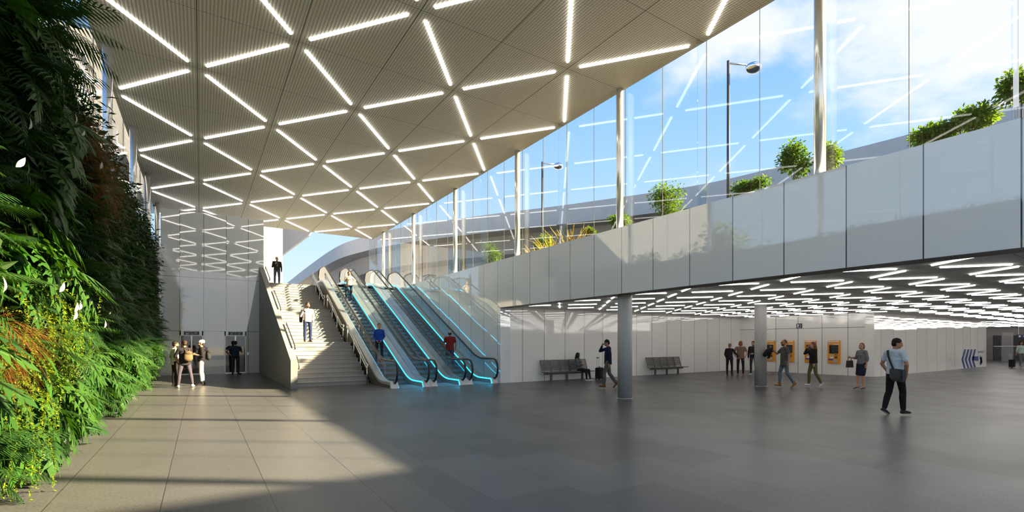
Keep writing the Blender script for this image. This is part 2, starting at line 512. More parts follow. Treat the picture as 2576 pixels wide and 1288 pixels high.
# low hall
struct(MB().box(XF + .5, 66, -14, 17.3, ZB0 + .02, ZB1 - .25).build('ceiling_low', M['low_ceiling']))
struct(MB().box(XF + .5, 28.2, 17.3, 17.7, 0, ZB0 + .02).build('wall_back', M['wing_back']))
struct(MB().box(28.2, 28.6, 10.6, 17.7, 0, ZB0 + .02).build('wall_ticket', M['ticket_wall']))
struct(MB().box(28.2, 46.9, 10.2, 10.6, 0, ZB0 + .02).build('wall_terminal', M['terminal_wall']))
struct(MB().box(66, 66.4, -14, 30, 0, ZB0 + .02).build('wall_far', M['far_grey']))
struct(MB().box(46.9, 66, 24, 24.4, 0, 4).build('wall_corridor', M['white_plaster']))
struct(MB().box(46.9, 66, 17.3, 24.0, ZB0 + .02, ZB1 - .25).build('ceiling_corridor', M['low_ceiling']))
struct(MB().box(46.5, 46.9, 10.6, 24, 0, ZB0 + .02).build('wall_corridor_side', M['white_plaster']))
# lift wall, core behind it
struct(MB().box(-1.75, 3.02, YW, YW + 2.2, 0, 8.70).build('wall_lift', M['lift_wall']))
struct(MB().box(2.4, 5.42, 41.5, 46, 0, 17).build('wall_outer_white', M['outer_white']))
# upper floor beyond the stairs
struct(MB().box(3.02, XF + .5, 31.26, 62, ZB1 - .4, ZB1).build('floor_upper', M['stair']))
# terrace above the low hall
struct(MB().box(XF + .5, 66, -14, 60, ZB1 - .25, ZB1 - .05).build('ground_terrace', M['roof_ground']))
# unseen block added outside to cast the straight shadow edge on the floor
struct(MB().box(12.2, 60, -24, -4.85, ZB1, ZC).build('wall_neighbour', M['white_plaster']))
struct(MB().box(11.2, 66, -14.4, -14, 0, ZB0).build('wall_low_end', M['white_plaster']))  # unseen end wall added to keep sky light out of the low hall
# base kerb and backing of the planted wall
GY0, GY1, GZ = 1.0, 29.6, 6.65
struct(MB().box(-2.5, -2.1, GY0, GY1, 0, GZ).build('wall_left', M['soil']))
struct(MB().box(-2.1, -2.0, GY0, GY1, 0, 0.22).build('baseboard_left', M['kerb']))
struct(MB().box(-2.5, -1.75, GY1, YW, 0, GZ).build('wall_left_end', M['white_plaster']))

# glass of the hall
def glass_run(name, x0, x1, y0, y1, z0, z1, pitch, off):
    b = MB()
    y = off
    cuts = [y0]
    k = math.ceil((y0 + .05 - off) / pitch)
    while off + k * pitch < y1 - .05:
        cuts.append(off + k * pitch); k += 1
    cuts.append(y1)
    for a, c in zip(cuts, cuts[1:]):
        b.box(x0, x1, a + .006, c - .006, z0, z1)
    return struct(b.build(name, M['glass']))
glass_run('window_1', XG, XG + .02, YN - 4, 37.4, ZB1 - .04, ZC + .5, 2.837, ROW0)
glass_run('window_2', XL - .05, XL - .03, YN, 35.5, GZ, ZC + .5, 2.837, ROW0)

b = MB()
for k in range(-5, 10):
    y = ROW0 + (k + .0) * ROWD
    b.box(XG - .002, XG + .022, y - .004, y + .004, ZB1, ZC + .4)
    b.box(XG - .002, XG + .022, y + ROWD / 2 - .003, y + ROWD / 2 + .003, ZB1, ZC + .4)
struct(b.build('trim_1', M['silicone']))
b = MB()
for k in range(-3, 9):
    y = ROW0 + k * ROWD
    b.box(XL - .054, XL - .026, y - .006, y + .006, GZ, ZC + .4)
struct(b.build('trim_2', M['silicone']))
fins = []
for n in range(-2, 6):
    y = ROW0 - ROWD + 2 * ROWD * n
    o = MB().box(XF + .03, XG - .01, y - .012, y + .012, ZB1, ZC).build('glass_fin', M['fin_glass'])
    MB().box(XF + .03, XF + .07, y - .02, y + .02, ZC - .12, ZC - .0).build('clamp', M['steel'], o)
    fins.append((y, o))
fins.sort(key=lambda a: a[0])
for i, (y, o) in enumerate(fins):
    tag(o, 'tall glass stiffening fin along the right facade, %s from the near end' % ordn(i + 1), 'glass fin', 'glass fins of the right facade')

# ------------------------------------------------------------------ columns
def steel_column(x, y, z0, z1):
    o = MB().tube([(0, 0, 0), (0, 0, z1 - z0)], 0.108, 28).build('steel_column', M['mirror_steel'], None, True)
    o.location = (x, y, z0)
    return o
for i, n in enumerate(range(-2, 5)):
    o = steel_column(10.80, ROW0 + 2 * ROWD * n, ZB1, ZC)
    tag(o, 'slim polished steel column on the white band, %s from the near end' % ordn(i + 1), 'column', 'steel columns on the right band')
for i, n in enumerate(range(0, 5)):
    o = steel_column(-2.04, ROW0 + 2 * ROWD * n, GZ - 1.6, ZC)
    tag(o, 'slim polished steel column above the green wall, %s from the near end' % ordn(i + 1), 'column', 'steel columns above the green wall')
for x, lab in ((11.04, 'round concrete column under the white band beside the dark-shirted man'), (18.62, 'round concrete column in the low hall before the ticket machines')):
    o = empty('concrete_column', (x, 10.56, 0))
    MB().tube([(0, 0, 0), (0, 0, ZB0 + .02)], 0.222, 40).build('shaft', M['column_concrete'], o, True)
    MB().tube([(0, 0, 0), (0, 0, .012)], 0.245, 40).build('base_ring', M['satin'], o, True)
    tag(o, lab, 'column', 'concrete columns of the low hall')

# ------------------------------------------------------------------ light bars
def bar_mesh(length, w_, d_, mname):
    b = MB(); b.box(-length / 2, length / 2, -w_ / 2, w_ / 2, -d_, 0, 0.012)
    return b.mesh('light_bar', M[mname])
def inframe(x, y, z):
    t = sn * x + cs * y
    if t < 0.5: return False
    u = CX + F_PX * (cs * x - sn * y) / t; v = HOR - F_PX * (z - EYE) / t
    return -60 < u < 2640 and -60 < v < 1300
L_main = math.hypot(LXD, ROWD)
bm_main = bar_mesh(L_main - 0.70, 0.08, 0.045, 'bar')
rows = {}
for j in range(-4, 9):
    y0 = ROW0 + j * ROWD
    for k in range(-1, 5):
        x0 = LX0 + k * LXD
        a = (x0, y0) if (k + j) % 2 == 0 else (x0 + LXD, y0)
        b = (x0 + LXD, y0 + ROWD) if (k + j) % 2 == 0 else (x0, y0 + ROWD)
        if k == 4 and j < -2: continue
        rows.setdefault(j, []).append((a, b))
for j, lst in rows.items():
    for i, (a, b) in enumerate(lst):
        o = bpy.data.objects.new('ceiling_light_bar', bm_main); COL.objects.link(o)
        o.location = ((a[0] + b[0]) / 2, (a[1] + b[1]) / 2, ZC)
        o.rotation_euler = (0, 0, math.atan2(b[1] - a[1], b[0] - a[0]))
        tag(o, 'white light bar of high ceiling, %s row from far edge, %s from left' % (ordn(9 - j), ordn(i + 1)), 'light', 'light bars of the high ceiling')
WX, WY, WDX, WDY = 10.82, 7.85, 1.15, 1.42
L_w = math.hypot(WDX, WDY)
bm_w = bar_mesh(L_w - 0.70, 0.046, 0.03, 'wing_bar')
cells = []
for i in range(0, 47):
    for j in range(-14, 7):
        x0, y0 = WX + i * WDX, WY + j * WDY
        a = (x0, y0) if (i + j) % 2 == 0 else (x0 + WDX, y0)
        b = (x0 + WDX, y0 + WDY) if (i + j) % 2 == 0 else (x0, y0 + WDY)
        cx, cy = x0 + WDX / 2, y0 + WDY / 2
        if cy > 16.9 or (cx > 27.8 and cy > 9.8 and cx < 47.2): continue
        cells.append((cx, cy, math.atan2(b[1] - a[1], b[0] - a[0]), i, j))
vis = [c for c in cells if inframe(c[0], c[1], ZB0)]
vis.sort(key=lambda c: math.hypot(c[0], c[1]))
single = vis[:290]; sset = set(single)
for cx, cy, r, i, j in single:
    o = bpy.data.objects.new('low_ceiling_light_bar', bm_w); COL.objects.link(o)
    o.location = (cx, cy, ZB0 + .02); o.rotation_euler = (0, 0, r)
    tag(o, 'white light bar under low ceiling, %s row from band, %s from back wall' % (ordn(i + 1), ordn(7 - j)), 'light', 'light bars of the low ceiling')
b = MB()
for cx, cy, r, i, j in cells:
    if (cx, cy, r, i, j) in sset: continue
    if not (cx < 66): continue
    mt = Matrix.Translation((cx, cy, ZB0 + .02)) @ Matrix.Rotation(r, 4, 'Z')
    hx, hy = (L_w - .66) / 2, .035
    c8 = [b.bm.verts.new(mt @ Vector(p)) for p in ((-hx, -hy, -.03), (hx, -hy, -.03), (hx, hy, -.03), (-hx, hy, -.03), (-hx, -hy, 0), (hx, -hy, 0), (hx, hy, 0), (-hx, hy, 0))]
    for q in ((0, 3, 2, 1), (0, 1, 5, 4), (1, 2, 6, 5), (2, 3, 7, 6), (3, 0, 4, 7)): b.bm.faces.new([c8[t] for t in q])
tag(b.build('distant_light_bars', M['wing_bar']), 'many small white light bars at the far end of the low ceiling', 'lights', None, 'stuff')

# ------------------------------------------------------------------ staircase
RISE = ZB1 / 30
def flight_pts(y0, z0):
    pts = []
    for i in range(10):
        y = y0 + i * 0.311; zt = z0 + (i + 1) * RISE
        pts += [(y + .025, z0 + i * RISE), (y + .025, zt - .045), (y, zt - .04), (y, zt)]
    return pts
st = empty('staircase', (0, 0, 0))
tag(st, 'wide pale stone staircase of three flights between concrete wall and escalators', 'staircase')
FY = (20.0, 24.2, 28.4)
SX0, SX1 = 3.02, 5.86
for k, fy in enumerate(FY):
    top = flight_pts(fy, k * 10 * RISE)
    end = FY[k + 1] if k < 2 else 31.26
    z1 = (k + 1) * 10 * RISE
    poly = [(fy + .025, 0)] + top[1:] + [(end, z1), (end, 0)]
    fl = MB().prism(poly, 'x', SX0, SX1).build('flight', M['stair'], st)
    b = MB()
    for i in range(10):
        b.box(SX0 + .02, SX1 - .02, fy + i * .311 + .02, fy + i * .311 + .055, k * 10 * RISE + (i + 1) * RISE, k * 10 * RISE + (i + 1) * RISE + .002)
    b.build('nosing_strip', M['concrete'], fl)
for (u_, dy, k) in ((0, .45, 1), (0, .45, 2)):
    b = MB(); b.box(SX0 + .25, SX0 + .85, FY[k] - .75, FY[k] - .3, k * 10 * RISE, k * 10 * RISE + .004)
    b.build('tactile_pad', M['tactile'], st)
pw = MB().prism([(19.3, 0), (YW, 0), (YW, 6.02), (19.3, 1.04)], 'x', 2.79, 3.02).build('stair_wall', M['concrete'])
tag(pw, 'sloping smooth concrete wall along the left side of the stairs', 'wall')
def wz(y): return 1.04 + (y - 19.3) * (6.02 - 1.04) / (YW - 19.3)
for i, (a, c) in enumerate(((19.55, 19.9), (20.3, 22.6), (24.3, 26.7), (28.5, 30.6))):
    o = empty('wall_handrail', (3.09, a, 0))
    off = .10 if i else -.12
    pts = [(0, 0, wz(a) + off - .12), (0, 0, wz(a) + off)] if i else [(0, 0, wz(a) - .42), (.0, -.12, wz(a) - .38), (0, -.12, wz(a) - .2), (0, .05, wz(a) - .14)]
    pts += [(0, c - a, wz(c) + off)] + ([(0, c - a, wz(c) + off - .12)] if i else [])
    MB().tube(pts, .022, 8).build('rail', M['lamp_dark'], o, True)
    for yy in ((a + .15), (c - .15)):
        MB().tube([(-.07, yy - a, wz(yy) - .1 + (0 if i else -.1)), (0, yy - a, wz(yy) - .1 + (0 if i else -.1)), (0, yy - a, wz(yy) + off)], .012, 6).build('bracket', M['lamp_dark'], o)
    tag(o, 'dark metal wall handrail on the concrete stair wall, %s from the bottom' % ordn(i + 1), 'handrail', 'handrails on the stair wall')

# free-standing metal handrail between stairs and escalators
def stair_z(y):
    for k in (2, 1, 0):
        if y >= FY[k]:
            return (k * 10 + min(10, (y - FY[k]) / .311)) * RISE
    return 0
hs = [(19.75, 22.95), (23.7, 27.2), (27.9, 31.3)]
for i, (a, c) in enumerate(hs):
    o = empty('stair_handrail', (5.74, 0, 0))
    def hz(y): return (i * 10 * RISE) + (y - (FY[i] + 0.1)) * RISE / .311 + .98
    lo_, hi_ = a, c
    for dz, nm in ((0, 'top_rail'), (-.16, 'lower_rail')):
        pts = [(0, y, hz(max(FY[i] - .15, min(FY[i] + 2.9, y))) + dz) for y in (a, FY[i] - .15, FY[i] + 1.3, FY[i] + 2.9, c)]
        MB().tube(pts, .021, 8).build(nm, M['steel'], o, True)
    for e, sg in ((a, -1), (c, 1)):
        zt = hz(max(FY[i] - .15, min(FY[i] + 2.9, e)))
        MB().tube([(0, e, zt), (0, e + sg * .07, zt - .02), (0, e + sg * .09, zt - .08), (0, e + sg * .07, zt - .14), (0, e, zt - .16)], .021, 8).build('end_loop', M['steel'], o, True)
    for y in (a + .03, FY[i] + .75, FY[i] + 1.8, c - .05):
        yc = max(FY[i] - .15, min(FY[i] + 2.9, y))
        MB().tube([(0, y, max(0, stair_z(y))), (0, y, hz(yc) - .0)], .021, 8).build('post', M['steel'], o, True)
    tag(o, 'double-rail steel handrail along the stairs, %s flight' % ('lowest', 'middle', 'topmost')[i], 'handrail', 'steel handrails beside the escalators')

# ------------------------------------------------------------------ escalators
SL = 0.49
def epath0(y): return max(0.0, min(ZB1, SL * (y - 19.0)))
def epath(y):
    return sum(epath0(y + d) for d in (-.45, -.3, -.15, 0, .15, .3, .45)) / 7
def step_z(y):
    return max(.01, epath(18.75 + .4 * math.floor((y - 18.75) / .4)) + .012)
YS = [17.6, 18.2, 18.5] + [18.6 + .12 * i for i in range(9)] + [20 + i for i in range(9)] + [29.0 + .12 * i for i in range(11)] + [30.6, 31.0, 31.3]
YS = sorted(set(round(y, 3) for y in YS))
pairs = ((6.12, 7.38), (7.70, 8.96), (9.28, 10.48))
names = ('leftmost escalator, beside the stairs', 'middle escalator of the three', 'rightmost escalator, beside the white wall')
Y0E, Y1E = 17.3, 31.2
for ei, (xa, xb) in enumerate(pairs):
    xm = (xa + xb) / 2
    root = empty('escalator', (xm, 0, 0))
    hw = (xb - xa) / 2
    tag(root, 'steel and glass escalator with cyan light strips, ' + names[ei], 'escalator', 'escalators up to the upper floor')
    inner = hw - .13
    # truss
    MB().strip(-inner, inner, YS, lambda y: max(-.2, epath(y) - .9), lambda y: epath(y) - .09).build('truss', M['dark_clad'], root)
    for sg, side in ((-1, 'left'), (1, 'right')):
        xo = sg * (hw + .155); xi = sg * inner
        x0, x1 = min(xo, xi), max(xo, xi)
        dk = MB().strip(x0, x1, YS, lambda y: max(0.0, epath(y) + .12), lambda y: epath(y) + .22).build('deck', M['satin'], root)
        MB().strip(min(xi, xi + sg * .02), max(xi, xi + sg * .02), YS, lambda y: max(0.0, epath(y) - .14), lambda y: epath(y) + .12).build('skirt_panel', M['satin'], root)
        # sloping front nose of the deck
        MB().prism([(17.60, 0), (17.60, .22), (17.52, .20), (17.44, 0)], 'x', x0, x1).build('deck_nose', M['white_plaster'], dk)
        # light strip on the inner edge
        lx0, lx1 = (xi - .014, xi + .004) if sg > 0 else (xi - .004, xi + .014)
        led = MB().strip(lx0, lx1, YS[:-2], lambda y: epath(y) + .165, lambda y: epath(y) + .205)
        led.prism([(17.58, .205), (17.61, .205), (17.50, .0), (17.46, .0)], 'x', lx0, lx1)
        led.build('light_strip', M['led'], dk)
        if True:
            MB().strip(xo - .004, xo + .004, YS, lambda y: max(0.0, epath(y) - .95), lambda y: epath(y) + .12).build('side_cladding', M['dark_clad'], root)
        # glass balustrade
        xg = sg * hw
        top = [(y, epath(y) + .99) for y in YS if 17.6 < y < 31.0]
        bot = [(y, epath(y) + .20) for y in YS if 17.7 < y < 31.0][::-1]
        front = [(17.66, .20), (17.42, .26), (17.31, .42), (17.27, .60), (17.33, .80), (17.48, .95)]
        back = [(31.15, ZB1 + .95), (31.30, ZB1 + .8), (31.36, ZB1 + .6), (31.30, ZB1 + .4), (31.15, ZB1 + .22)]
        MB().prism(front + top + back + bot, 'x', xg - .006, xg + .006).build('glass_panel', M['rail_glass'], root)
        hp = [(17.62, .22), (17.46, .20), (17.33, .30), (17.25, .46), (17.22, .62), (17.27, .82), (17.40, .98), (17.58, 1.03)]
        hp += [(y, epath(y) + 1.03) for y in YS if 17.8 < y < 31.0]
        hp += [(31.15, ZB1 + 1.0), (31.33, ZB1 + .86), (31.42, ZB1 + .62), (31.34, ZB1 + .38), (31.15, ZB1 + .24)]
        MB().tube([(xg, p[0], p[1]) for p in hp], .042, 10).build('handrail', M['rubber'], root, True)
    sm = None
    for i in range(27):
        y = 18.75 + .4 * i
        zt = epath(y)
        if sm is None:
            bb = MB(); bb.box(-inner + .01, inner - .01, 0, .4, -.05, 0)
            bb.box(-inner + .01, inner - .01, 0, .02, -.21, -.05)
            for q in range(24):
                xx = -inner + .03 + q * (2 * inner - .06) / 23
                bb.box(xx - .006, xx + .006, .01, .4, 0, .006)
            sm = bb.mesh('step', M['step'])
        o = bpy.data.objects.new('step', sm); COL.objects.link(o); o.parent = root
        o.location = (0, y, max(.002, zt + .004))
    MB().box(-inner, inner, 17.0, 18.75, -.02, .006).build('comb_plate', M['step'], root)
    MB().box(-inner, inner, 29.55, 31.2, ZB1 - .06, ZB1 + .006).build('landing_plate', M['step'], root)

# ------------------------------------------------------------------ lifts
def sign_icons(p, x0, zc, s_, y):
    """three pictograms: lift, wheelchair, pram (facing -y)"""
    b = MB()
    for i in range(3):
        cx = x0 + i * s_ * 1.12
        t = s_ * .05; hh = s_ * .46
        for (a, c, d, e) in ((-hh, hh, hh - t, hh), (-hh, hh, -hh, -hh + t), (-hh, -hh + t, -hh, hh), (hh - t, hh, -hh, hh)):
            b.box(cx + a, cx + c, y - .004, y, zc + d, zc + e)
        if i == 0:
            for q in (-.22, 0, .22):
                b.ell((cx + q * s_, y - .002, zc + .12 * s_), .06 * s_, .002, .06 * s_, 1)
                b.box(cx + (q - .07) * s_, cx + (q + .07) * s_, y - .004, y, zc - .3 * s_, zc + .05 * s_)
        elif i == 1:
            b.ell((cx - .1 * s_, y - .002, zc + .28 * s_), .06 * s_, .002, .06 * s_, 1)
            b.prism([(cx - .14 * s_, zc + .2 * s_), (cx - .04 * s_, zc + .2 * s_), (cx + .02 * s_, zc - .02 * s_), (cx + .2 * s_, zc - .02 * s_), (cx + .3 * s_, zc - .3 * s_), (cx + .22 * s_, zc - .3 * s_), (cx + .14 * s_, zc - .1 * s_), (cx - .08 * s_, zc - .1 * s_)], 'y', y - .004, y)
            ring = [(cx + (-.02 + .2 * math.cos(a)) * s_, y - .002, zc + (-.16 + .2 * math.sin(a)) * s_) for a in [PI * .6 + i2 * PI * 1.25 / 10 for i2 in range(11)]]
            b.tube(ring, .02 * s_, 6)
        else:
            b.prism([(cx - .25 * s_, zc - .02 * s_), (cx + .2 * s_, zc - .02 * s_), (cx + .12 * s_, zc + .2 * s_), (cx - .05 * s_, zc + .26 * s_), (cx - .2 * s_, zc + .18 * s_)], 'y', y - .004, y)
            b.box(cx + .18 * s_, cx + .32 * s_, y - .004, y, zc + .12 * s_, zc + .17 * s_)
            for q in (-.15, .12):
                b.ell((cx + q * s_, y - .002, zc - .2 * s_), .08 * s_, .002, .08 * s_, 1)
            b.box(cx - .18 * s_, cx + .18 * s_, y - .004, y, zc - .13 * s_, zc - .08 * s_)
    return b.build('pictograms', M['white_ink'], p)
for xa, xb, lab in ((-.93, .11, 'glazed lift doors behind the group of three men'), (1.10, 2.14, 'glazed lift doors in front of the man with hand on hip')):
    r = empty('lift_entrance', ((xa + xb) / 2, YW - .001, 0)); hw = (xb - xa) / 2
    tag(r, lab, 'lift', 'lifts in the back wall')
    fr = MB(); fr.box(-hw, -hw + .05, -.03, 0, 0, 2.33); fr.box(hw - .05, hw, -.03, 0, 0, 2.33); fr.box(-hw, hw, -.03, 0, 2.08, 2.33)
    fr.build('frame', M['satin'], r)
    for sg in (-1, 1):
        x0, x1 = (-hw + .05, -.03) if sg < 0 else (.03, hw - .05)
        d = MB().box(x0, x1, -.02, -.004, .02, 2.07).build('door_leaf', M['dark_door'], r)
        e = MB()
        xe = -.03 if sg < 0 else 0
        e.box(xe, xe + .03, -.026, -.004, .02, 2.07); e.build('edge_strip', M['steel'], d)
    MB().box(-hw + .05, hw - .05, -.024, -.003, 0, .06).build('sill', M['steel'], r)
    pl = MB().box(-.34, .34, -.05, -.03, 2.12, 2.30).build('sign_panel', M['navy'], r)
    sign_icons(pl, -.19, 2.21, .17, -.05)
    MB().box(hw + .05, hw + .12, -.02, 0, 1.0, 1.18).build('call_panel', M['steel'], r)

# ------------------------------------------------------------------ benches
def bench(x0, y, lab):
    r = empty('bench', (x0, y, 0)); tag(r, lab, 'bench', 'metal benches by the white wall')
    n, wd = 5, .545
    MB().box(.05, n * wd - .05, -.05, .03, .30, .37, .008).build('beam', M['bench'], r)
    for lx in (.45, n * wd / 2, n * wd - .45):
        l = MB(); l.box(lx - .055, lx + .055, -.04, .02, 0, .32, .006); l.build('leg', M['bench'], r)
    sm = bm_ = None
    for i in range(n):
        if sm is None:
            b = MB()
            for q in range(8):
                yy = -.36 + q * .062
                zz = .42 - .012 * math.sin(q / 7 * PI)
                b.box(.02, wd - .02, yy, yy + .045, zz - .012, zz, .003)
            for xx in (.03, wd - .06):
                b.box(xx, xx + .03, -.36, .12, .385, .41, .004)
            b.tube([(.02, -.375, .40), (wd - .02, -.375, .40)], .016, 8)
            sm = b.mesh('seat', M['bench'])
            b = MB()
            tilt = .30
            for q in range(8):
                zz = .47 + q * .055
                yy = .10 + (zz - .44) * tilt
                b.box(.05, wd - .05, yy, yy + .014, zz, zz + .036, .003)
            for xx in (.02, wd - .05):
                b.prism([(.08, .40), (.11, .40), (.10 + .50 * tilt + .03, .93), (.10 + .50 * tilt, .93)], 'x', xx, xx + .03)
            b.box(.02, wd - .02, .10 + .47 * tilt, .10 + .47 * tilt + .026, .90, .935, .005)
            bm_ = b.mesh('backrest', M['bench'])
        for nm, me in (('seat', sm), ('backrest', bm_)):
            o = bpy.data.objects.new(nm, me); COL.objects.link(o); o.parent = r; o.location = (i * wd, 0, 0)
bench(12.62, 16.93, 'grey slatted metal bench with seated woman beside the suitcase')
bench(19.42, 16.88, 'empty grey slatted metal bench right of the nearer concrete column')

# ------------------------------------------------------------------ ticket machines (on the x=28.2 wall, facing -x)
def machine(y, lab):
    r = empty('ticket_machine', (28.2, y, 0)); tag(r, lab, 'ticket machine', 'amber ticket machines in the white wall')
    W_ = .30; z0, z1 = .60, 1.82
    MB().box(-.07, -.001, -W_, W_, z0, z1, .008).build('front_panel', M['yellow'], r)
    def tile(nm, m_, ya, yb, za, zb, d=.006):
        # ya, yb measured from the left edge as seen from the front
        return MB().box(-.07 - d, -.068, W_ - yb, W_ - ya, za, zb).build(nm, m_, r)
    tile('header_strip', M['white_ink'], .03, .56, 1.745, 1.79)
    tile('notice', M['grey_tag'], .03, .16, 1.62, 1.70)
    tile('label_strip', M['white_ink'], .31, .55, 1.60, 1.635)
    s_ = tile('screen_surround', M['black'], .085, .52, 1.13, 1.58, .004)
    sc = MB().box(-.082, -.073, W_ - .51, W_ - .12, 1.15, 1.52).build('screen', M['screen'], s_)
    tile('card_reader', M['grey_tag'], .14, .27, 1.03, 1.08)
    tile('receipt_slot', M['white_ink'], .13, .27, .87, 1.0)
    tile('slot_opening', M['black'], .15, .24, .965, .99, .009)
    k_ = tile('keypad', M['black'], .35, .48, .88, .99)
    kb = MB()
    for a in range(3):
        for c in range(4):
            kb.box(-.082, -.074, W_ - .455 + a * .038 - .012, W_ - .455 + a * .038 + .012, .895 + c * .024, .91 + c * .024)
    kb.build('keys', M['bench'], k_)
    tile('coin_slot', M['black'], .35, .48, 1.04, 1.08)
    tile('blue_label', M['blue_tag'], .05, .26, .77, .85)
    tile('ticket_tray', M['grey_tag'], .28, .45, .66, .81)
machine(15.41, 'amber ticket machine half hidden behind the concrete column')
machine(14.33, 'amber ticket machine behind the man in the grey T-shirt')
machine(13.16, 'amber ticket machine behind the long-haired woman in black top')
machine(12.00, 'amber ticket machine standing clear between two women')
# small wall sign above
r = empty('ticket_sign', (28.2, 13.77, 2.65)); tag(r, 'small square navy pictogram sign high on the ticket machine wall', 'sign')
MB().box(-.03, -.001, -.15, .15, -.13, .13, .006).build('sign_plate', M['navy'], r)
b = MB()
b.box(-.034, -.03, .045, .09, -.10, .10); b.ell((-.032, .0675, .075), .003, .022, .022, 1)
b.prism([(.05, .02), (-.01, .055), (-.02, .03), (.05, -.01)], 'x', -.034, -.03)
b.build('pictogram', M['white_ink'], r)
b = MB(); b.box(-.034, -.03, -.09, -.065, -.08, .09); b.prism([(.03, -.10), (-.09, -.10), (-.09, -.07), (.03, -.085)], 'x', -.034, -.03)
b.box(-.034, -.03, -.07, -.03, .07, .09)
b.build('machine_mark', M['grey_tag'], r)

# ------------------------------------------------------------------ terminal graphic on the long white wall (y=10.2, faces -y)
g = empty('wall_graphic', (0, 10.2, 0)); tag(g, 'large blue chevron arrow with terminal lettering on the white wall', 'wall graphic')
def xw(u):
    r = ray(u, 880); return r.x * 10.2 / r.y
def zw(u, v):
    r = ray(u, v); return r.z * 10.2 / r.y + EYE
def P2(u, v): return (xw(u), max(.0, zw(u, v)))
def deca(pts, nm, par=g, m_='blue_decal'):
    return MB().prism([P2(*p) for p in pts], 'y', -.004, 0).build(nm, M[m_], par)
def zoompt(x, y): return (2380 + x * 196 / 2104, 840 + y * 120 / 1288)
for k, (xt, xmid, xbm) in enumerate(((515, 440, 505), (605, 530, 600), (693, 622, 690), (783, 715, 780))):
    w2 = 25
    top = 415 + 0 * k; bot = 945 - k * 8
    deca([zoompt(xt - w2, top), zoompt(xt + w2, top), zoompt(xmid + w2 + 3, 690), zoompt(xbm + w2, bot), zoompt(xbm - w2, bot), zoompt(xmid - w2 - 3, 690)], 'chevron')
deca([zoompt(715, 612), zoompt(875, 600), zoompt(875, 730), zoompt(715, 720)], 'arrow_block')
tx = bpy.data.curves.new('lettering', 'FONT'); tx.body = 'terminal 2'; tx.size = 1.0; tx.extrude = .002
to = bpy.data.objects.new('lettering', tx); COL.objects.link(to); to.parent = g
xa, za = P2(*zoompt(852, 518)); xb_, zb_ = P2(*zoompt(1032, 435))
to.location = (xa, -.003, za); to.rotation_euler = (PI / 2, 0, 0)
bpy.context.view_layer.update()
lm_ = bpy.data.meshes.new_from_object(to.evaluated_get(bpy.context.evaluated_depsgraph_get()))
dm = to.dimensions.copy(); lo_ = to.location.copy()
bpy.data.objects.remove(to)
lm_.materials.clear(); lm_.materials.append(M['blue_decal'])
to = bpy.data.objects.new('lettering', lm_); COL.objects.link(to); to.parent = g
to.location = lo_; to.rotation_euler = (PI / 2, 0, 0)
to.scale = ((xb_ - xa) / max(dm.x, .1), (zb_ - za) / max(dm.y, .1), 1)
# aircraft mark
pc = lambda x, y: P2(*zoompt(x, y))
b = MB()
def band(p, q, wd):
    a = Vector(pc(*p)); c = Vector(pc(*q)); d = (c - a).normalized(); n_ = Vector((-d.y, d.x)) * wd
    b.prism([tuple(a + n_), tuple(c + n_), tuple(c - n_), tuple(a - n_)], 'y', -.004, 0)
band((935, 700), (950, 830), .10); band((908, 615), (975, 760), .12); band((972, 620), (912, 815), .12); band((938, 640), (938, 720), .16); band((945, 760), (978, 775), .07)
b.build('aircraft_mark', M['blue_decal'], g)

# ------------------------------------------------------------------ far end of the corridor
for i, (u0, u1, mm, lab, dep) in enumerate(((2500, 2521, 'far_dark', 'dark slatted panel at the far right end, left of the grey shutter', 45), (2521, 2549, 'far_grey', 'tall grey roller shutter at the far right end of the hall', 43), (2549, 2580, 'far_dark', 'dark slatted panel at the far right behind the woman', 45))):
    a = on_depth(u0, 860, dep); c = on_depth(u1, 860, dep)
    d = (c - a); d.z = 0; L = d.length; ang = math.atan2(d.y, d.x)
    o = empty('partition_panel', (a.x, a.y, 0), ang); tag(o, lab, 'partition')
    MB().box(0, L, 0, .08, 0, 2.35 if mm == 'far_dark' else 2.6).build('leaf', M[mm], o)
    b = MB()
    for q in range(int(L / .12)):
        b.box(q * .12, q * .12 + .05, -.02, 0, .02, 2.3)
    b.build('slats', M[mm], o)
a = on_depth(2500, 860, 40.5); c = on_depth(2590, 860, 40.5); d = c - a; ang = math.atan2(d.y, d.x); L = math.hypot(d.x, d.y)
o = empty('glass_barrier', (a.x, a.y, 0), ang); tag(o, 'long glass barrier with steel top rail at the far right', 'barrier')
MB().box(0, L, 0, .02, .05, 1.35).build('glass_pane', M['rail_glass'], o)
MB().tube([(0, .01, 1.37), (L, .01, 1.37)], .03, 8).build('top_rail', M['steel'], o, True)
p = on_depth(2572, 846, 36)
o = empty('hanging_sign', (p.x, p.y, p.z), -TH); tag(o, 'navy direction sign hanging at the far right edge', 'sign')
MB().box(-.42, .9, -.03, .03, -.12, .12, .01).build('sign_panel', M['navy'], o)
for xx in (-.3, .7): MB().tube([(xx, 0, .12), (xx, 0, ZB0 - p.z)], .012, 6).build('hanger', M['steel'], o)
b = MB()
for q in range(3):
    b.box(-.28 + q * .36, -.18 + q * .36, -.034, -.03, -.06, .06); b.box(-.32 + q * .36, -.26 + q * .36, -.034, -.03, -.02, .03)
b.build('symbols', M['white_ink'], o)

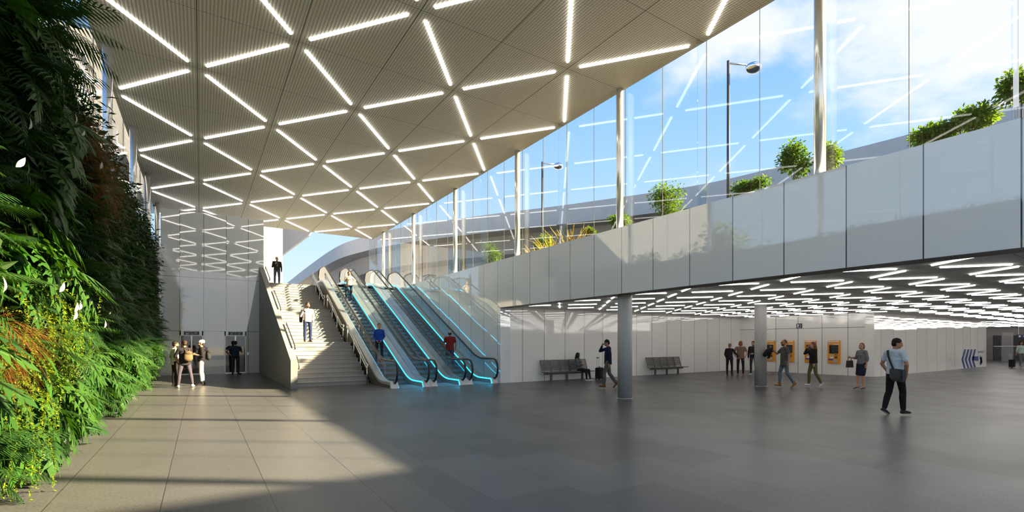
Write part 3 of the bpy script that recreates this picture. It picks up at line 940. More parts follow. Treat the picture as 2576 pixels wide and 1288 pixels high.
# ------------------------------------------------------------------ outside: overpass, posts, buildings
def spl(pts, n=8):
    out = []
    P_ = [pts[0]] + list(pts) + [pts[-1]]
    for i in range(1, len(P_) - 2):
        p0, p1, p2, p3 = map(Vector, P_[i - 1:i + 3])
        for k in range(n):
            t = k / n
            out.append(.5 * ((2 * p1) + (p2 - p0) * t + (2 * p0 - 5 * p1 + 4 * p2 - p3) * t * t + (3 * p1 - p0 - 3 * p2 + p3) * t ** 3))
    out.append(Vector(pts[-1])); return out
plan = []
ZOV = 9.75
for u, v in ((722, 712), (770, 674), (840, 625), (905, 599), (1014, 572), (1220, 541), (1433, 514), (1736, 469), (1949, 422), (2240, 350), (2517, 272)):
    t = ZOV * F_PX / (HOR - v)
    r = ray(u, v) * t; plan.append((r.x, r.y))
r = ray(2800, 190); plan.append((plan[-1][0] + .3, plan[-1][1] - 5)); plan.append((plan[-1][0] + .3, -4.0))
path = spl(plan, 6)
def sweep(prof, path, nm, m_, par):
    b = MB(); rings = []
    for i, p in enumerate(path):
        d = (path[min(i + 1, len(path) - 1)] - path[max(i - 1, 0)]).normalized()
        n_ = Vector((-d.y, d.x))   # away from the hall is decided below
        if n_.x < 0 and abs(n_.x) > .3: n_ = -n_
        if i and n_.dot(sweep.last) < 0: n_ = -n_
        sweep.last = n_
        rings.append([b.bm.verts.new((p.x + n_.x * o_, p.y + n_.y * o_, zz)) for o_, zz in prof])
    n = len(prof)
    for A, Bv in zip(rings, rings[1:]):
        for k in range(n): b.bm.faces.new((A[k], A[(k + 1) % n], Bv[(k + 1) % n], Bv[k]))
    b.bm.faces.new(rings[0]); b.bm.faces.new(rings[-1][::-1])
    bmesh.ops.recalc_face_normals(b.bm, faces=b.bm.faces[:])
    return b.build(nm, m_, par)
sweep.last = Vector((1, 0))
ov = empty('overpass', (0, 0, 0)); tag(ov, 'long curving grey concrete road overpass behind the glass', 'overpass')
Zt = ZOV + EYE
sweep([(0, Zt), (.35, Zt), (.5, Zt - 1.0), (9, Zt - 1.0), (9.2, Zt), (9.5, Zt), (9.5, Zt - 1.35), (0, Zt - 1.35)], path, 'deck_parapet', M['overpass'], ov)
sweep([(1.6, Zt - 1.35), (7.9, Zt - 1.35), (6.8, Zt - 2.9), (2.4, Zt - 2.7)], path, 'box_girder', M['overpass'], ov)
sweep([(4.2, Zt - 2.8), (5.6, Zt - 2.8), (5.6, ZB1 - .04), (4.2, ZB1 - .04)], path, 'support_wall', M['overpass'], ov)
for i, (u, vt, t) in enumerate(((1832, 153, 20.0), (1364, 407, 31.2))):
    r = ray(u, vt) * t; zt = r.z + EYE
    o = empty('lamp_post', (r.x, r.y, ZB1 - .05))
    Hh = zt - ZB1 + .05
    tag(o, ('tall dark street lamp post standing against the blue sky' , 'farther dark street lamp post seen left of the bright glass fin')[i], 'street lamp', 'street lamps outside')
    MB().tube([(0, 0, 0), (0, 0, Hh)], .07, 12, True, .055).build('pole', M['lamp_dark'], o, True)
    ax = Vector((cs, -sn, 0))
    arm = [Vector((0, 0, Hh - .10)), ax * .75 + Vector((0, 0, Hh - .17))]
    MB().tube(arm, .035, 8).build('arm', M['satin'], o, True)
    hd = MB(); c_ = ax * 1.05 + Vector((0, 0, Hh - .30))
    hd.ell(c_, .36, .30, .20, 3).ell(c_ + Vector((0, 0, .12)), .2, .2, .12, 2)
    hd.build('lamp_head', M['chrome'], o, True)
# white building seen through the left glass, slanted one beyond the stairs
struct(MB().box(-16, -2.7, 26, 34, 0, 14.6).build('wall_outside_building', M['outer_white']))
MB_ = MB()
t_ = 46.0
q = [on_depth(700, 570, t_), on_depth(800, 560, t_), on_depth(776, 592, t_), on_depth(700, 648, t_)]
b = MB(); n_ = Vector((sn, cs, 0)) * .3
A = [b.bm.verts.new(p) for p in q]; Bv = [b.bm.verts.new(p + n_) for p in q]
b.bm.faces.new(A); b.bm.faces.new(Bv[::-1])
for i in range(4): b.bm.faces.new((A[i], Bv[i], Bv[(i + 1) % 4], A[(i + 1) % 4]))
bmesh.ops.recalc_face_normals(b.bm, faces=b.bm.faces[:])
tag(b.build('roof_canopy', M['outer_white']), 'pale slanted roof edge against the sky above the stairs', 'roof')  # slab added for the white building's shaded side with its cut corner

#PEOPLE_BEGIN
# ------------------------------------------------------------------ people
def skin_mat(name, col):
    m = simple(name, col, 0.5, spec=0.35, noise=0.06, nscale=30); return m
SK = {'fair': skin_mat('fair_skin', (0.52, 0.29, 0.20)), 'tan': skin_mat('tan_skin', (0.40, 0.21, 0.135)), 'light': skin_mat('light_skin', (0.58, 0.34, 0.25))}
M['eye'] = simple('dark_eye', (0.02, 0.015, 0.012), 0.3)
M['lip'] = simple('lip', (0.32, 0.11, 0.09), 0.5)
FAB = {}
def fab(col, rough=0.85):
    k = tuple(col)
    if k not in FAB: FAB[k] = simple('fabric_%d' % len(FAB), col, rough, spec=0.2, noise=0.12, nscale=18, bump=0.25)
    return FAB[k]
def plaid():
    m, nt, b = mat('plaid_shirt'); h = NT(nt)
    tc = nt.nodes.new('ShaderNodeTexCoord'); sp = nt.nodes.new('ShaderNodeSeparateXYZ'); nt.links.new(tc.outputs['Object'], sp.inputs[0])
    a = h.m('LESS_THAN', h.m('FRACT', h.m('MULTIPLY', sp.outputs[0], 14)), .35)
    c = h.m('LESS_THAN', h.m('FRACT', h.m('MULTIPLY', sp.outputs[2], 14)), .35)
    c1 = h.mixcol(a, (0.22, 0.09, 0.075), (0.30, 0.25, 0.18)); c2 = h.mixcol(h.m('MULTIPLY', c, .6), c1, (0.05, 0.03, 0.035))
    nt.links.new(c2, b.inputs['Base Color']); b.inputs['Roughness'].default_value = .85
    return m
M['plaid'] = plaid()


def remesh(mb, voxel, smooth_it=3, fac=.5):
    me = bpy.data.meshes.new('tmp'); mb.bm.to_mesh(me); mb.bm.free()
    o = bpy.data.objects.new('tmp', me); COL.objects.link(o)
    r = o.modifiers.new('r', 'REMESH'); r.mode = 'VOXEL'; r.voxel_size = voxel; r.adaptivity = 0
    s_ = o.modifiers.new('s', 'SMOOTH'); s_.iterations = smooth_it; s_.factor = fac
    dg = bpy.context.evaluated_depsgraph_get()
    out = bpy.data.meshes.new_from_object(o.evaluated_get(dg))
    bpy.data.objects.remove(o); bpy.data.meshes.remove(me)
    out.materials.clear()
    out.polygons.foreach_set('use_smooth', [True] * len(out.polygons))
    return out


def V(*a): return Vector(a)
def flat_cap(mb, p0, r0, p1, r1, sx=1.0, sy=1.0, rot=None):
    """capsule squashed about its axis in x/y"""
    a = MB(); a.cap((0, 0, 0), r0, (0, 0, 0), r0)
    mb.cap(p0, r0, p1, r1)


def person(name_label, loc, yaw, legs, arms, look=(0, 0, 0), lean=(0, 0, 1), skin='fair', female=False, hair=('short', (0.03, 0.02, 0.015)),
           top=((0.3, 0.3, 0.3), 'long', 0.0), bottom=((0.05, 0.05, 0.06), 'trousers'), shoes=((0.05, 0.04, 0.04), 'shoe'), height=1.75, beard=None, hat=None, seat_z=None, glasses=False, open_jacket=None, fingers=None, build=1.0):
    """local frame: faces +y, right hand at +x.  legs/arms: directions in local frame"""
    K = height / 1.76
    f_ = 0.93 if female else 1.0
    TH_, SH_, UA, FA = .445, .425, .29 * f_, .255 * f_
    hipw = .095; shw = (.165 if female else .190) * build
    up = V(*lean).normalized()
    side = V(1, 0, 0); side = (side - up * side.dot(up)).normalized(); fwd = up.cross(side) * 1.0
    pel = V(0, 0, 0)
    def T(x, y, z_): return pel + side * x + fwd * y + up * z_
    J = {}
    for s_, sg in (('L', -1), ('R', 1)):
        d = legs[s_]
        hp = V(sg * hipw, 0, -.03); kn = hp + V(*d[0]).normalized() * TH_; an = kn + V(*d[1]).normalized() * SH_
        fd = V(*(d[2] if len(d) > 2 else (sg * .12, 1, 0))).normalized()
        J['hip' + s_], J['knee' + s_], J['ank' + s_], J['fd' + s_] = hp, kn, an, fd
        sh = T(sg * shw, -.005, .445); el = sh + V(*arms[s_][0]).normalized() * UA; wr = el + V(*arms[s_][1]).normalized() * FA
        J['sh' + s_], J['el' + s_], J['wr' + s_] = sh, el, wr
    heel = shoes[1] == 'heel'
    def DN(fd):
        d_ = V(0, 0, -1); d_ = d_ - fd * d_.dot(fd); return d_.normalized()
    def sole(s_):
        a = J['ank' + s_]; fd = J['fd' + s_]; dn = DN(fd)
        toe = a + fd * .17 + dn * .055; hl = a - fd * .05 + dn * .06
        if heel: toe = a + fd * .15 + V(0, 0, -.10)
        return a, fd, toe, hl
    low = min(min(sole(s_)[2].z, sole(s_)[3].z) for s_ in 'LR') - .028
    ROOT = empty('person', loc, yaw); ROOT.scale = (K, K, K)
    tag(ROOT, name_label, 'person')
    dz = -low
    if seat_z is not None: dz = seat_z / K + .09
    off = V(0, 0, dz)
    for k in list(J):
        if not k.startswith('fd'): J[k] = J[k] + off
    pel = pel + off
    # ---- head frame
    yw, pt, rl = look
    Rh = Matrix.Rotation(yw, 3, 'Z') @ Matrix.Rotation(pt, 3, 'X') @ Matrix.Rotation(rl, 3, 'Y')
    nb = T(0, -.01, .50)
    hc = nb + (up * .075) + Rh @ V(0, .022, .085)
    def H(x, y, z_): return hc + Rh @ V(x, y, z_)
    # ---- body
    b = MB()
    def elltube(mb, c0, c1, rx0, ry0, rx1, ry1, n=20):
        A = []; B_ = []
        for i in range(n):
            a_ = 2 * PI * i / n
            A.append(mb.bm.verts.new(c0 + side * rx0 * math.cos(a_) + fwd * ry0 * math.sin(a_)))
            B_.append(mb.bm.verts.new(c1 + side * rx1 * math.cos(a_) + fwd * ry1 * math.sin(a_)))
        for i in range(n): mb.bm.faces.new((A[i], A[(i + 1) % n], B_[(i + 1) % n], B_[i]))
        mb.bm.faces.new(A[::-1]); mb.bm.faces.new(B_)
    def torso(mb, inf, hem=None, lo=0):
        w_ = .9 if female else 1.0
        bw = build
        rot = Matrix((side, fwd, up)).transposed()
        if hem is None: mb.ell(T(0, 0, .0), (.165 + (.01 if female else 0)) * bw + inf, .112 + inf, .12 + inf, 2, rot)
        if lo < 1:
            mb.ell(T(0, -.005, .14), .148 * w_ * bw + inf, .100 * bw + inf, .13 + inf, 2, rot)
            mb.ell(T(0, .0, .28), .168 * w_ * bw + inf, .112 * bw + inf, .15 + inf, 2, rot)
            mb.ell(T(0, -.005, .38), .165 * w_ * bw + inf, .098 + inf, .10 + inf, 2, rot)
            mb.cap(T(-shw * .82, -.01, .44), .058 + inf, T(shw * .82, -.01, .44), .058 + inf)
            if female:
                for sg in (-1, 1): mb.ell(T(sg * .068, .085, .305), .062 + inf * .5, .055 + inf * .5, .06 + inf * .5, 2, rot)
            mb.cap(T(0, -.02, .44), .085 + inf, T(0, -.012, .475), .065 + inf * .6)
        if hem:
            elltube(mb, T(0, -.002, -hem), T(0, 0, .12), (.184 + (.004 if female else 0)) * bw, .138, .160 * w_ * bw + inf, .115 + inf)
            elltube(mb, T(0, 0, .10), T(0, 0, .30), .158 * w_ * bw + inf, .114 + inf, .165 * w_ * bw + inf, .112 + inf)
    torso(b, 0)
    b.cap(nb - up * .06, .056, hc - Rh @ V(0, .012, .075), .052)
    b.ell(H(0, -.008, .028), .076, .096, .098, 3, Rh)
    b.ell(H(0, .022, -.045), .060, .070, .072, 3, Rh)
    b.ell(H(0, .066, -.082), .030, .026, .024, 2, Rh)
    b.cap(H(0, .092, .012), .009, H(0, .108, -.025), .0155)
    b.ell(H(0, .088, -.058), .025, .014, .012, 2, Rh)
    b.ell(H(0, .085, .030), .052, .014, .012, 2, Rh)
    for sg in (-1, 1):
        b.ell(H(sg * .078, -.008, -.012), .010, .022, .034, 2, Rh)
        b.ell(H(sg * .042, .066, -.025), .024, .022, .022, 2, Rh)
    hand_pts = {}
    for s_, sg in (('L', -1), ('R', 1)):
        sh, el, wr = J['sh' + s_], J['el' + s_], J['wr' + s_]
        b.cap(sh, .056 * f_, el, .040 * f_); b.cap(el, .041 * f_, wr, .027 * f_)
        d = (wr - el).normalized()
        n_ = V(*(arms[s_][2] if len(arms[s_]) > 2 else (-sg, 0, 0))); n_ = (n_ - d * n_.dot(d)).normalized()   # palm faces n_
        w_ = d.cross(n_).normalized()
        curl = arms[s_][3] if len(arms[s_]) > 3 else .35
        pc_ = wr + d * .05
        for q in (-1.2, -.4, .4, 1.2):
            b.cap(wr + d * .012 + w_ * q * .012, .0125, wr + d * .082 + w_ * q * .0185, .0115)
        for q, l in zip((-1.5, -.5, .5, 1.5), (.062, .078, .082, .072)):
            p = wr + d * .088 + w_ * q * .0195
            dd = d
            for k in range(3):
                a_ = curl * (k + .6)
                dd = (d * math.cos(a_) + n_ * math.sin(a_)).normalized()
                p2 = p + dd * l * (.42, .33, .25)[k]
                b.cap(p, .0088 - .0008 * k, p2, .0082 - .0009 * k, 8); p = p2
        # thumb on the side nearest the front
        ts = 1 if w_.dot(V(0, 1, .3)) > 0 else -1
        t0 = wr + d * .028 + w_ * ts * .026; t1 = t0 + (d * .65 + w_ * ts * .6 + n_ * .45).normalized() * .04; t2 = t1 + (d * .8 + n_ * .5 + w_ * ts * .15).normalized() * .032
        b.cap(t0, .0125, t1, .0105, 8); b.cap(t1, .0103, t2, .0085, 8)
        hand_pts[s_] = pc_ + n_ * .02
        hp, kn, an = J['hip' + s_], J['knee' + s_], J['ank' + s_]
        b.cap(hp, .088, kn, .055); b.cap(kn, .054, kn + (an - kn) * .35 - V(0, .012, 0), .053); b.cap(kn + (an - kn) * .35 - V(0, .012, 0), .053, an, .036)
        fd = J['fd' + s_]
        b.cap(an + DN(fd) * .035 - fd * .02, .034, an + fd * .13 + DN(fd) * (.055 if not heel else .09), .026 if not heel else .02)
    bm_ = remesh(b, .0075, 4)
    for m_ in (SK[skin], M['eye'], M['lip']): bm_.materials.append(m_)
    eyes = [H(.031, .087, .010), H(-.031, .087, .010)]; lip = H(0, .10, -.058)
    brow = [H(.032, .09, .034), H(-.032, .09, .034)]
    for pg in bm_.polygons:
        c = pg.center
        if (c - hc).length > .16: continue
        if min((c - e).length for e in eyes) < .013 or any(abs((Rh.transposed() @ (c - e)).z) < .0045 and abs((Rh.transposed() @ (c - e)).x) < .018 and (c - e).length < .03 for e in brow): pg.material_index = 1
        else:
            q = Rh.transposed() @ (c - lip)
            if abs(q.x) < .022 and abs(q.z) < .008 and abs(q.y) < .03: pg.material_index = 2
    bo = bpy.data.objects.new('body', bm_); COL.objects.link(bo); bo.parent = ROOT
    def add(mb, nm, m_, vox=.010, it=3):
        me = remesh(mb, vox, it); me.materials.append(m_)
        o = bpy.data.objects.new(nm, me); COL.objects.link(o); o.parent = ROOT; return o
    # ---- top
    tcol, sleeve, hem = top
    tm = tcol if not isinstance(tcol, tuple) else fab(tcol)
    b = MB(); torso(b, .018, max(hem, .035))
    for s_, sg in (('L', -1), ('R', 1)):
        sh, el, wr = J['sh' + s_], J['el' + s_], J['wr' + s_]
        b.cap(sh, .066 * f_, sh + (el - sh) * (.62 if sleeve == 'short' else 1), (.060 if sleeve == 'short' else .052) * f_)
        if sleeve != 'short':
            k = .93 if sleeve == 'long' else .45
            b.cap(el, .052 * f_, el + (wr - el) * k, .040 * f_)
    add(b, 'jacket' if open_jacket else 'shirt', tm, .010, 4)
    if open_jacket:
        b = MB(); rot = Matrix((side, fwd, up)).transposed()
        b.ell(T(0, .045, .22), .075, .092, .22, 2, rot); add(b, 'inner_shirt', fab(open_jacket), .010)
    # ---- bottom
    bcol, kind = bottom
    b = MB()
    if kind == 'skirt':
        torso(b, .015, None, 1)
        for s_ in 'LR':
            hp, kn = J['hip' + s_], J['knee' + s_]
            b.cap(hp, .105, hp + (kn - hp) * .92, .082)
        b.cap(J['hipL'] * .5 + J['hipR'] * .5, .12, (J['kneeL'] + J['kneeR']) / 2 + V(0, 0, .05), .09)
        add(b, 'skirt', fab(bcol), .010, 6)
    else:
        torso(b, .010, None, 1)
        sl = 0 if kind == 'trousers' else -.008
        for s_ in 'LR':
            hp, kn, an = J['hip' + s_], J['knee' + s_], J['ank' + s_]
            b.cap(hp, .100 + sl, kn, .068 + sl); cf_ = kn + (an - kn) * .35 - V(0, .012, 0); b.cap(kn, .067 + sl, cf_, .068 + sl); b.cap(cf_, .068 + sl, an + (kn - an) * .06, .052 + sl)
        add(b, 'trousers', fab(bcol), .010, 4)
    # ---- shoes
    for s_ in 'LR':
        a, fd, toe, hl = (J['ank' + s_], J['fd' + s_], None, None)
        b = MB()
        if heel:
            b.cap(a + fd * -.035 + V(0, 0, -.03), .030, a + fd * .06 + V(0, 0, -.07), .030); b.cap(a + fd * .06 + V(0, 0, -.07), .030, a + fd * .15 + V(0, 0, -.105), .022)
            b.cap(a - fd * .05 + V(0, 0, -.04), .018, a - fd * .055 + V(0, 0, -.118), .008)
        else:
            dn = DN(fd)
            b.cap(a - fd * .035 + dn * .045, .040, a + fd * .09 + dn * .048, .040); b.cap(a + fd * .06 + dn * .05, .042, a + fd * .165 + dn * .058, .030)
            if shoes[1] == 'boot': b.cap(a - fd * .01, .05, a + V(0, 0, .07), .052)
            else: b.cap(a - fd * .012 + V(0, 0, -.02), .044, a - fd * .008 + V(0, 0, .0), .040)
        sm_ = remesh(b, .008, 2); sm_.materials.append(fab(shoes[0], .5)); sm_.materials.append(M['sole'])
        zmin = min(v.co.z for v in sm_.vertices)
        for pg in sm_.polygons:
            if not heel and (pg.center - a).dot(DN(fd)) > .074: pg.material_index = 1
        so_ = bpy.data.objects.new('shoe', sm_); COL.objects.link(so_); so_.parent = ROOT
    # ---- hair and hats
    hk, hcol = hair
    hm = fab(hcol, .55)
    if hk != 'none':
        b = MB()
        if hk == 'bald':
            b.ell(H(0, -.020, .034), .079, .092, .094, 3, Rh)
        else:
            b.ell(H(0, -.020, .046), .084, .098, .092, 3, Rh); b.ell(H(0, -.045, .0), .078, .066, .085, 3, Rh)
            if hk == 'quiff': b.ell(H(0, .045, .115), .055, .045, .035, 2, Rh)
            if hk in ('long', 'longside'):
                b.cap(H(0, -.06, .0), .075, H(.0, -.085, -.16), .07); b.cap(H(0, -.085, -.16), .07, H(.0, -.075, -.29), .05)
                for sg in (-1, 1): b.cap(H(sg * .068, -.01, .03), .026, H(sg * .078, .0, -.16), .028)
            if hk == 'bob':
                for sg in (-1, 1): b.cap(H(sg * .062, -.02, .03), .036, H(sg * .066, -.015, -.075), .034)
                b.cap(H(0, -.06, .0), .07, H(0, -.065, -.08), .06)
            if hk == 'bun':
                b.ell(H(0, -.115, .06), .045, .04, .045, 2, Rh)
            if hk == 'pony':
                b.cap(H(0, -.10, .03), .035, H(.02, -.12, -.17), .03)
        add(b, 'hair', hm, .009, 2)
    if beard:
        b = MB(); b.ell(H(0, .036, -.066), .060, .062, .050, 3, Rh); b.ell(H(0, .075, -.085), .034, .026, .026, 2, Rh)
        add(b, 'beard', fab(beard), .008, 2)
    if hat:
        b = MB(); b.ell(H(0, -.014, .056), .090, .108, .094, 3, Rh)
        if hat[0] == 'beanie':
            b.ell(H(0, -.05, .075), .082, .085, .085, 3, Rh)
            b.tube([H(.089 * math.cos(a_), -.012 + .106 * math.sin(a_), .045) for a_ in [i * PI / 12 for i in range(25)]], .018, 8)
        else:
            b.cap(H(0, -.10, .035), .03, H(0, -.17, .02), .022)
        add(b, 'hat', fab(hat[1]), .009, 3)
    if glasses:
        b = MB()
        for sg in (-1, 1):
            c_ = H(sg * .032, .103, .010)
            b.tube([c_ + Rh @ V(.022 * math.cos(a_), 0, .017 * math.sin(a_)) for a_ in [i * PI / 6 for i in range(13)]], .0035, 6)
            b.tube([H(sg * .054, .10, .012), H(sg * .078, -.01, .005)], .003, 6)
        b.tube([H(-.011, .106, .012), H(.011, .106, .012)], .003, 6)
        b.build('glasses', M['black'], ROOT)
    W_ = Matrix.Translation(Vector(loc)) @ Matrix.Rotation(yaw, 4, 'Z') @ Matrix.Scale(K, 4)
    return ROOT, {k: (W_ @ v if not k.startswith('fd') else v) for k, v in J.items()}, {k: W_ @ v for k, v in hand_pts.items()}, (lambda x, y, z_: W_ @ T(x, y, z_))


M['sole'] = simple('pale_sole', (0.55, 0.54, 0.52), 0.7)
def face_yaw(loc, phi):
    """yaw so that a figure at loc faces: 0 away from the camera, 90 to the picture's right, 180 to the camera, 270 left"""
    d = Vector((loc[0], loc[1])).normalized(); r_ = Vector((d.y, -d.x))
    a = math.radians(phi); f = d * math.cos(a) + r_ * math.sin(a)
    return math.atan2(-f.x, f.y)
STAND = {'L': ((-.06, .02, -1), (0, -.02, -1)), 'R': ((.06, .02, -1), (0, -.02, -1))}
def walk(k=1.0, fwd_='R'):
    o = 'L' if fwd_ == 'R' else 'R'
    return {fwd_: ((0, .36 * k, -1), (0, .02 * k, -1), (0, 1, .12)), o: ((0, -.16 * k, -1), (0, -.72 * k, -1), (0, .75, -.65))}
DOWN = {'L': ((-.16, -.02, -1), (.02, .16, -1)), 'R': ((.16, -.02, -1), (-.02, .16, -1))}
def arms(L=None, R=None): return {'L': L or DOWN['L'], 'R': R or DOWN['R']}
NECK = {}

def backpack(T_, yaw, lab, col, K=1.0, shift=0.0, small=False):
    o = empty('backpack', T_(shift, -.20, .20), yaw); tag(o, lab, 'backpack')
    b = MB(); b.ell((0, -.02, .0), .15, .085, .20, 3).ell((0, -.03, -.08), .155, .095, .13, 3)
    me = remesh(b, .012, 3); me.materials.append(fab(col)); p = bpy.data.objects.new('bag_body', me); COL.objects.link(p); p.parent = o
    b = MB(); b.ell((0, -.04, .12), .13, .085, .085, 3); me = remesh(b, .012, 2); me.materials.append(fab(tuple(c * .8 for c in col))); p = bpy.data.objects.new('flap', me); COL.objects.link(p); p.parent = o
    for sg in (-1, 1):
        MB().tube([(sg * .08 - shift * .4, .07, -.12), (sg * .11 - shift * .4, .18, .02), (sg * .115 - shift * .5, .30, .16), (sg * .11 - shift * .5, .30, .24), (sg * .09 - shift * .4, .20, .295), (sg * .07, .06, .22), (sg * .05, .02, .16)], .016, 8).build('strap', fab(tuple(c * .7 for c in col)), o, True)
    return o

def seeded_person(*a, **k): return person(*a, **k)

# 1-3 the group by the lifts
l = (-.84, 22.8, 0)
person('man in white T-shirt and black trousers, leftmost of the three men chatting', l, face_yaw(l, 75), STAND, arms(L=((-.3, -.25, -1), (.35, .5, -.8)), R=((.3, -.2, -1), (-.3, .45, -.85))),
       look=(-.1, -.05, 0), hair=('short', (.02, .015, .012)), top=((.62, .58, .52), 'short', .12), bottom=((.02, .018, .018), 'trousers'), shoes=((.02, .02, .02), 'boot'), height=1.76, skin='tan', beard=(.03, .02, .017))
l = (-.52, 22.2, 0)
r_, j_, h_, T_ = person('man in dark jacket with tan backpack, back turned, middle of the three men', l, face_yaw(l, -18), {'L': ((-.16, 0, -1), (-.1, -.02, -1)), 'R': ((.24, 0, -1), (.14, -.05, -1), (.7, 1, 0))}, arms(L=((-.35, .35, -1), (.5, .9, .35)), R=((.25, .25, -1), (-.4, .9, .3))),
       look=(.25, -.2, .1), hair=('short', (.04, .022, .015)), top=((.025, .022, .028), 'long', .14), bottom=((.085, .07, .10), 'slim'), shoes=((.7, .68, .66), 'shoe'), height=1.80, skin='tan')
backpack(T_, face_yaw(l, -18), 'tan canvas backpack on the back of the middle man by the lifts', (.16, .11, .06), shift=.05)
l = (.02, 23.0, 0)
r_, j_, h_, T_ = person('man in white beanie and white trousers, rightmost of the three men chatting', l, face_yaw(l, 268), {'L': ((-.06, .06, -1), (0, -.1, -1)), 'R': ((.06, -.05, -1), (0, -.12, -1))}, arms(L=((-.2, -.1, -1), (.35, .85, .25)), R=((.2, -.05, -1), (-.45, .85, .35))),
       hair=('short', (.05, .03, .02)), top=((.022, .018, .022), 'mid', .06), bottom=((.62, .58, .57), 'slim'), shoes=((.02, .018, .018), 'boot'), height=1.80, skin='fair', hat=('beanie', (.62, .60, .58)), glasses=True, beard=(.06, .035, .02))
backpack(T_, face_yaw(l, 268), 'black backpack worn by the man in the white beanie', (.03, .03, .032))
# 4 at the lift
l = (1.55, 29.55, 0)
person('man in navy shirt waiting at the lift with one hand on hip', l, face_yaw(l, 2), {'L': ((-.05, 0, -1), (0, -.02, -1)), 'R': ((.08, .03, -1), (.03, -.04, -1), (.8, .6, 0))}, arms(L=((-.75, -.25, -.65), (.65, .15, -.75)), R=((.35, .25, -.9), (-.15, .35, 1.0))),
       look=(-.2, -.2, 0), hair=('short', (.03, .02, .012)), top=((.022, .035, .075), 'short', .05), bottom=((.035, .037, .045), 'trousers'), shoes=((.06, .03, .02), 'shoe'), height=1.79)
# 5 top of the stairs
l = (3.97, 32.9, ZB1)
person('bald man in black jacket standing at the top of the stairs', l, face_yaw(l, 172), STAND, arms(R=((.2, -.05, -1), (-.55, .55, .75)), L=((-.2, -.05, -1), (0, .15, -1))),
       look=(.1, -.05, .1), hair=('bald', (.10, .07, .05)), top=((.02, .02, .02), 'long', .02), bottom=((.06, .08, .12), 'slim'), shoes=((.03, .03, .03), 'boot'), height=1.80, open_jacket=(.40, .38, .38))
# 6 on the stair landing
l = (4.08, 23.35, 10 * RISE)
r_, j_, h_, T_ = person('man in pale grey sweatshirt and jeans on the stair landing', l, face_yaw(l, 165), STAND, arms(R=((.35, -.1, -1), (-.35, .35, .95)), L=((-.28, -.12, -1), (.15, .25, -1))),
       look=(.35, .12, 0), hair=('quiff', (.10, .06, .035)), top=((.50, .47, .50), 'long', .08), bottom=((.025, .04, .10), 'trousers'), shoes=((.10, .035, .018), 'boot'), height=1.78, beard=(.10, .055, .03))
b = MB()
b.cap(T_(.16, .06, .40), .045, T_(.20, -.10, .44), .05).cap(T_(.20, -.10, .44), .06, T_(.24, -.17, .2), .085).cap(T_(.24, -.17, .2), .085, T_(.25, -.15, -.05), .07)
me = remesh(b, .014, 4); me.materials.append(fab((.025, .02, .025))); o = bpy.data.objects.new('slung_jacket', me); COL.objects.link(o); tag(o, 'dark jacket slung over the shoulder of the man on the landing', 'jacket')
# 7, 8 women going down on the leftmost escalator
l = (6.98, 27.5, step_z(27.5))
r_, j_, h_, T_ = person('woman in light top riding down near the top of the leftmost escalator', l, face_yaw(l, 180), {'L': ((-.05, .02, -1), (0, -.05, -1)), 'R': ((.16, .1, -1), (-.02, -.12, -1))}, arms(L=((-.75, -.2, -.75), (.6, .35, -.35)), R=((.3, 0, -1), (-.6, .75, .25))),
       look=(.35, .05, .1), female=True, hair=('pony', (.07, .04, .025)), top=((.55, .50, .42), 'mid', 0), bottom=((.03, .035, .05), 'slim'), shoes=((.75, .72, .7), 'shoe'), height=1.68)
o = empty('shoulder_bag', T_(.16, .10, -.05), face_yaw(l, 180)); tag(o, 'black bag carried by the woman at the top of the escalator', 'bag')
b = MB(); b.ell((0, 0, -.02), .15, .06, .11, 3); me = remesh(b, .012, 2); me.materials.append(fab((.02, .02, .022))); p = bpy.data.objects.new('bag_body', me); COL.objects.link(p); p.parent = o
MB().tube([(-.12, 0, .04), (-.06, -.02, .24), (-.02, -.06, .42), (.04, -.05, .24), (.12, 0, .04)], .010, 6).build('strap', M['black'], o, True)
l = (6.55, 20.75, step_z(20.75))
person('woman in bright blue long-sleeved top riding down the leftmost escalator', l, face_yaw(l, 182), STAND, arms(L=((-.25, -.05, -1), (.5, .45, -.75)), R=((.25, -.05, -1), (-.5, .45, -.75))),
       look=(.15, -.05, 0), female=True, hair=('bun', (.09, .05, .03)), top=((.02, .065, .36), 'long', .04), bottom=((.02, .02, .028), 'slim'), shoes=((.03, .03, .03), 'shoe'), height=1.68)
# 9 man going up
l = (9.62, 20.05, step_z(20.05))
person('man in dark red T-shirt and grey cap riding up the rightmost escalator', l, face_yaw(l, 4), STAND, arms(L=((-.28, -.05, -1), (.1, .25, -1)), R=((.3, -.05, -1), (-.1, .2, -1))),
       look=(-.1, 0, 0), hair=('short', (.03, .02, .015)), top=((.22, .022, .028), 'short', .1), bottom=((.06, .08, .13), 'trousers'), shoes=((.1, .1, .1), 'shoe'), height=1.78, hat=('cap', (.36, .36, .37)), skin='tan')
# 10 seated woman
l = (14.60, 16.78, 0)
person('seated woman in grey jacket with long dark hair, on the bench', l, PI + .42, {'L': ((-.05, 1, -.06), (-.05, .12, -1)), 'R': ((.12, 1, -.05), (.12, .05, -1))}, arms(L=((-.15, .25, -1), (.5, .85, .05)), R=((.15, .25, -1), (-.5, .85, .05))),
       look=(.85, -.1, 0), lean=(0, -.16, 1), female=True, hair=('long', (.015, .012, .012)), top=((.12, .125, .14), 'long', 0), bottom=((.02, .02, .024), 'slim'), shoes=((.72, .72, .74), 'shoe'), height=1.70, seat_z=.42, skin='tan', open_jacket=(.03, .03, .035))
o = empty('suitcase', (15.50, 16.42, 0), .25); tag(o, 'black wheeled cabin suitcase standing at the end of the bench', 'suitcase')
MB().box(-.20, .20, -.12, .12, .05, .56, .03).build('case_body', fab((.018, .018, .02)), o)
MB().box(-.16, .16, -.15, -.115, .12, .40, .02).build('front_pocket', fab((.025, .025, .028)), o)
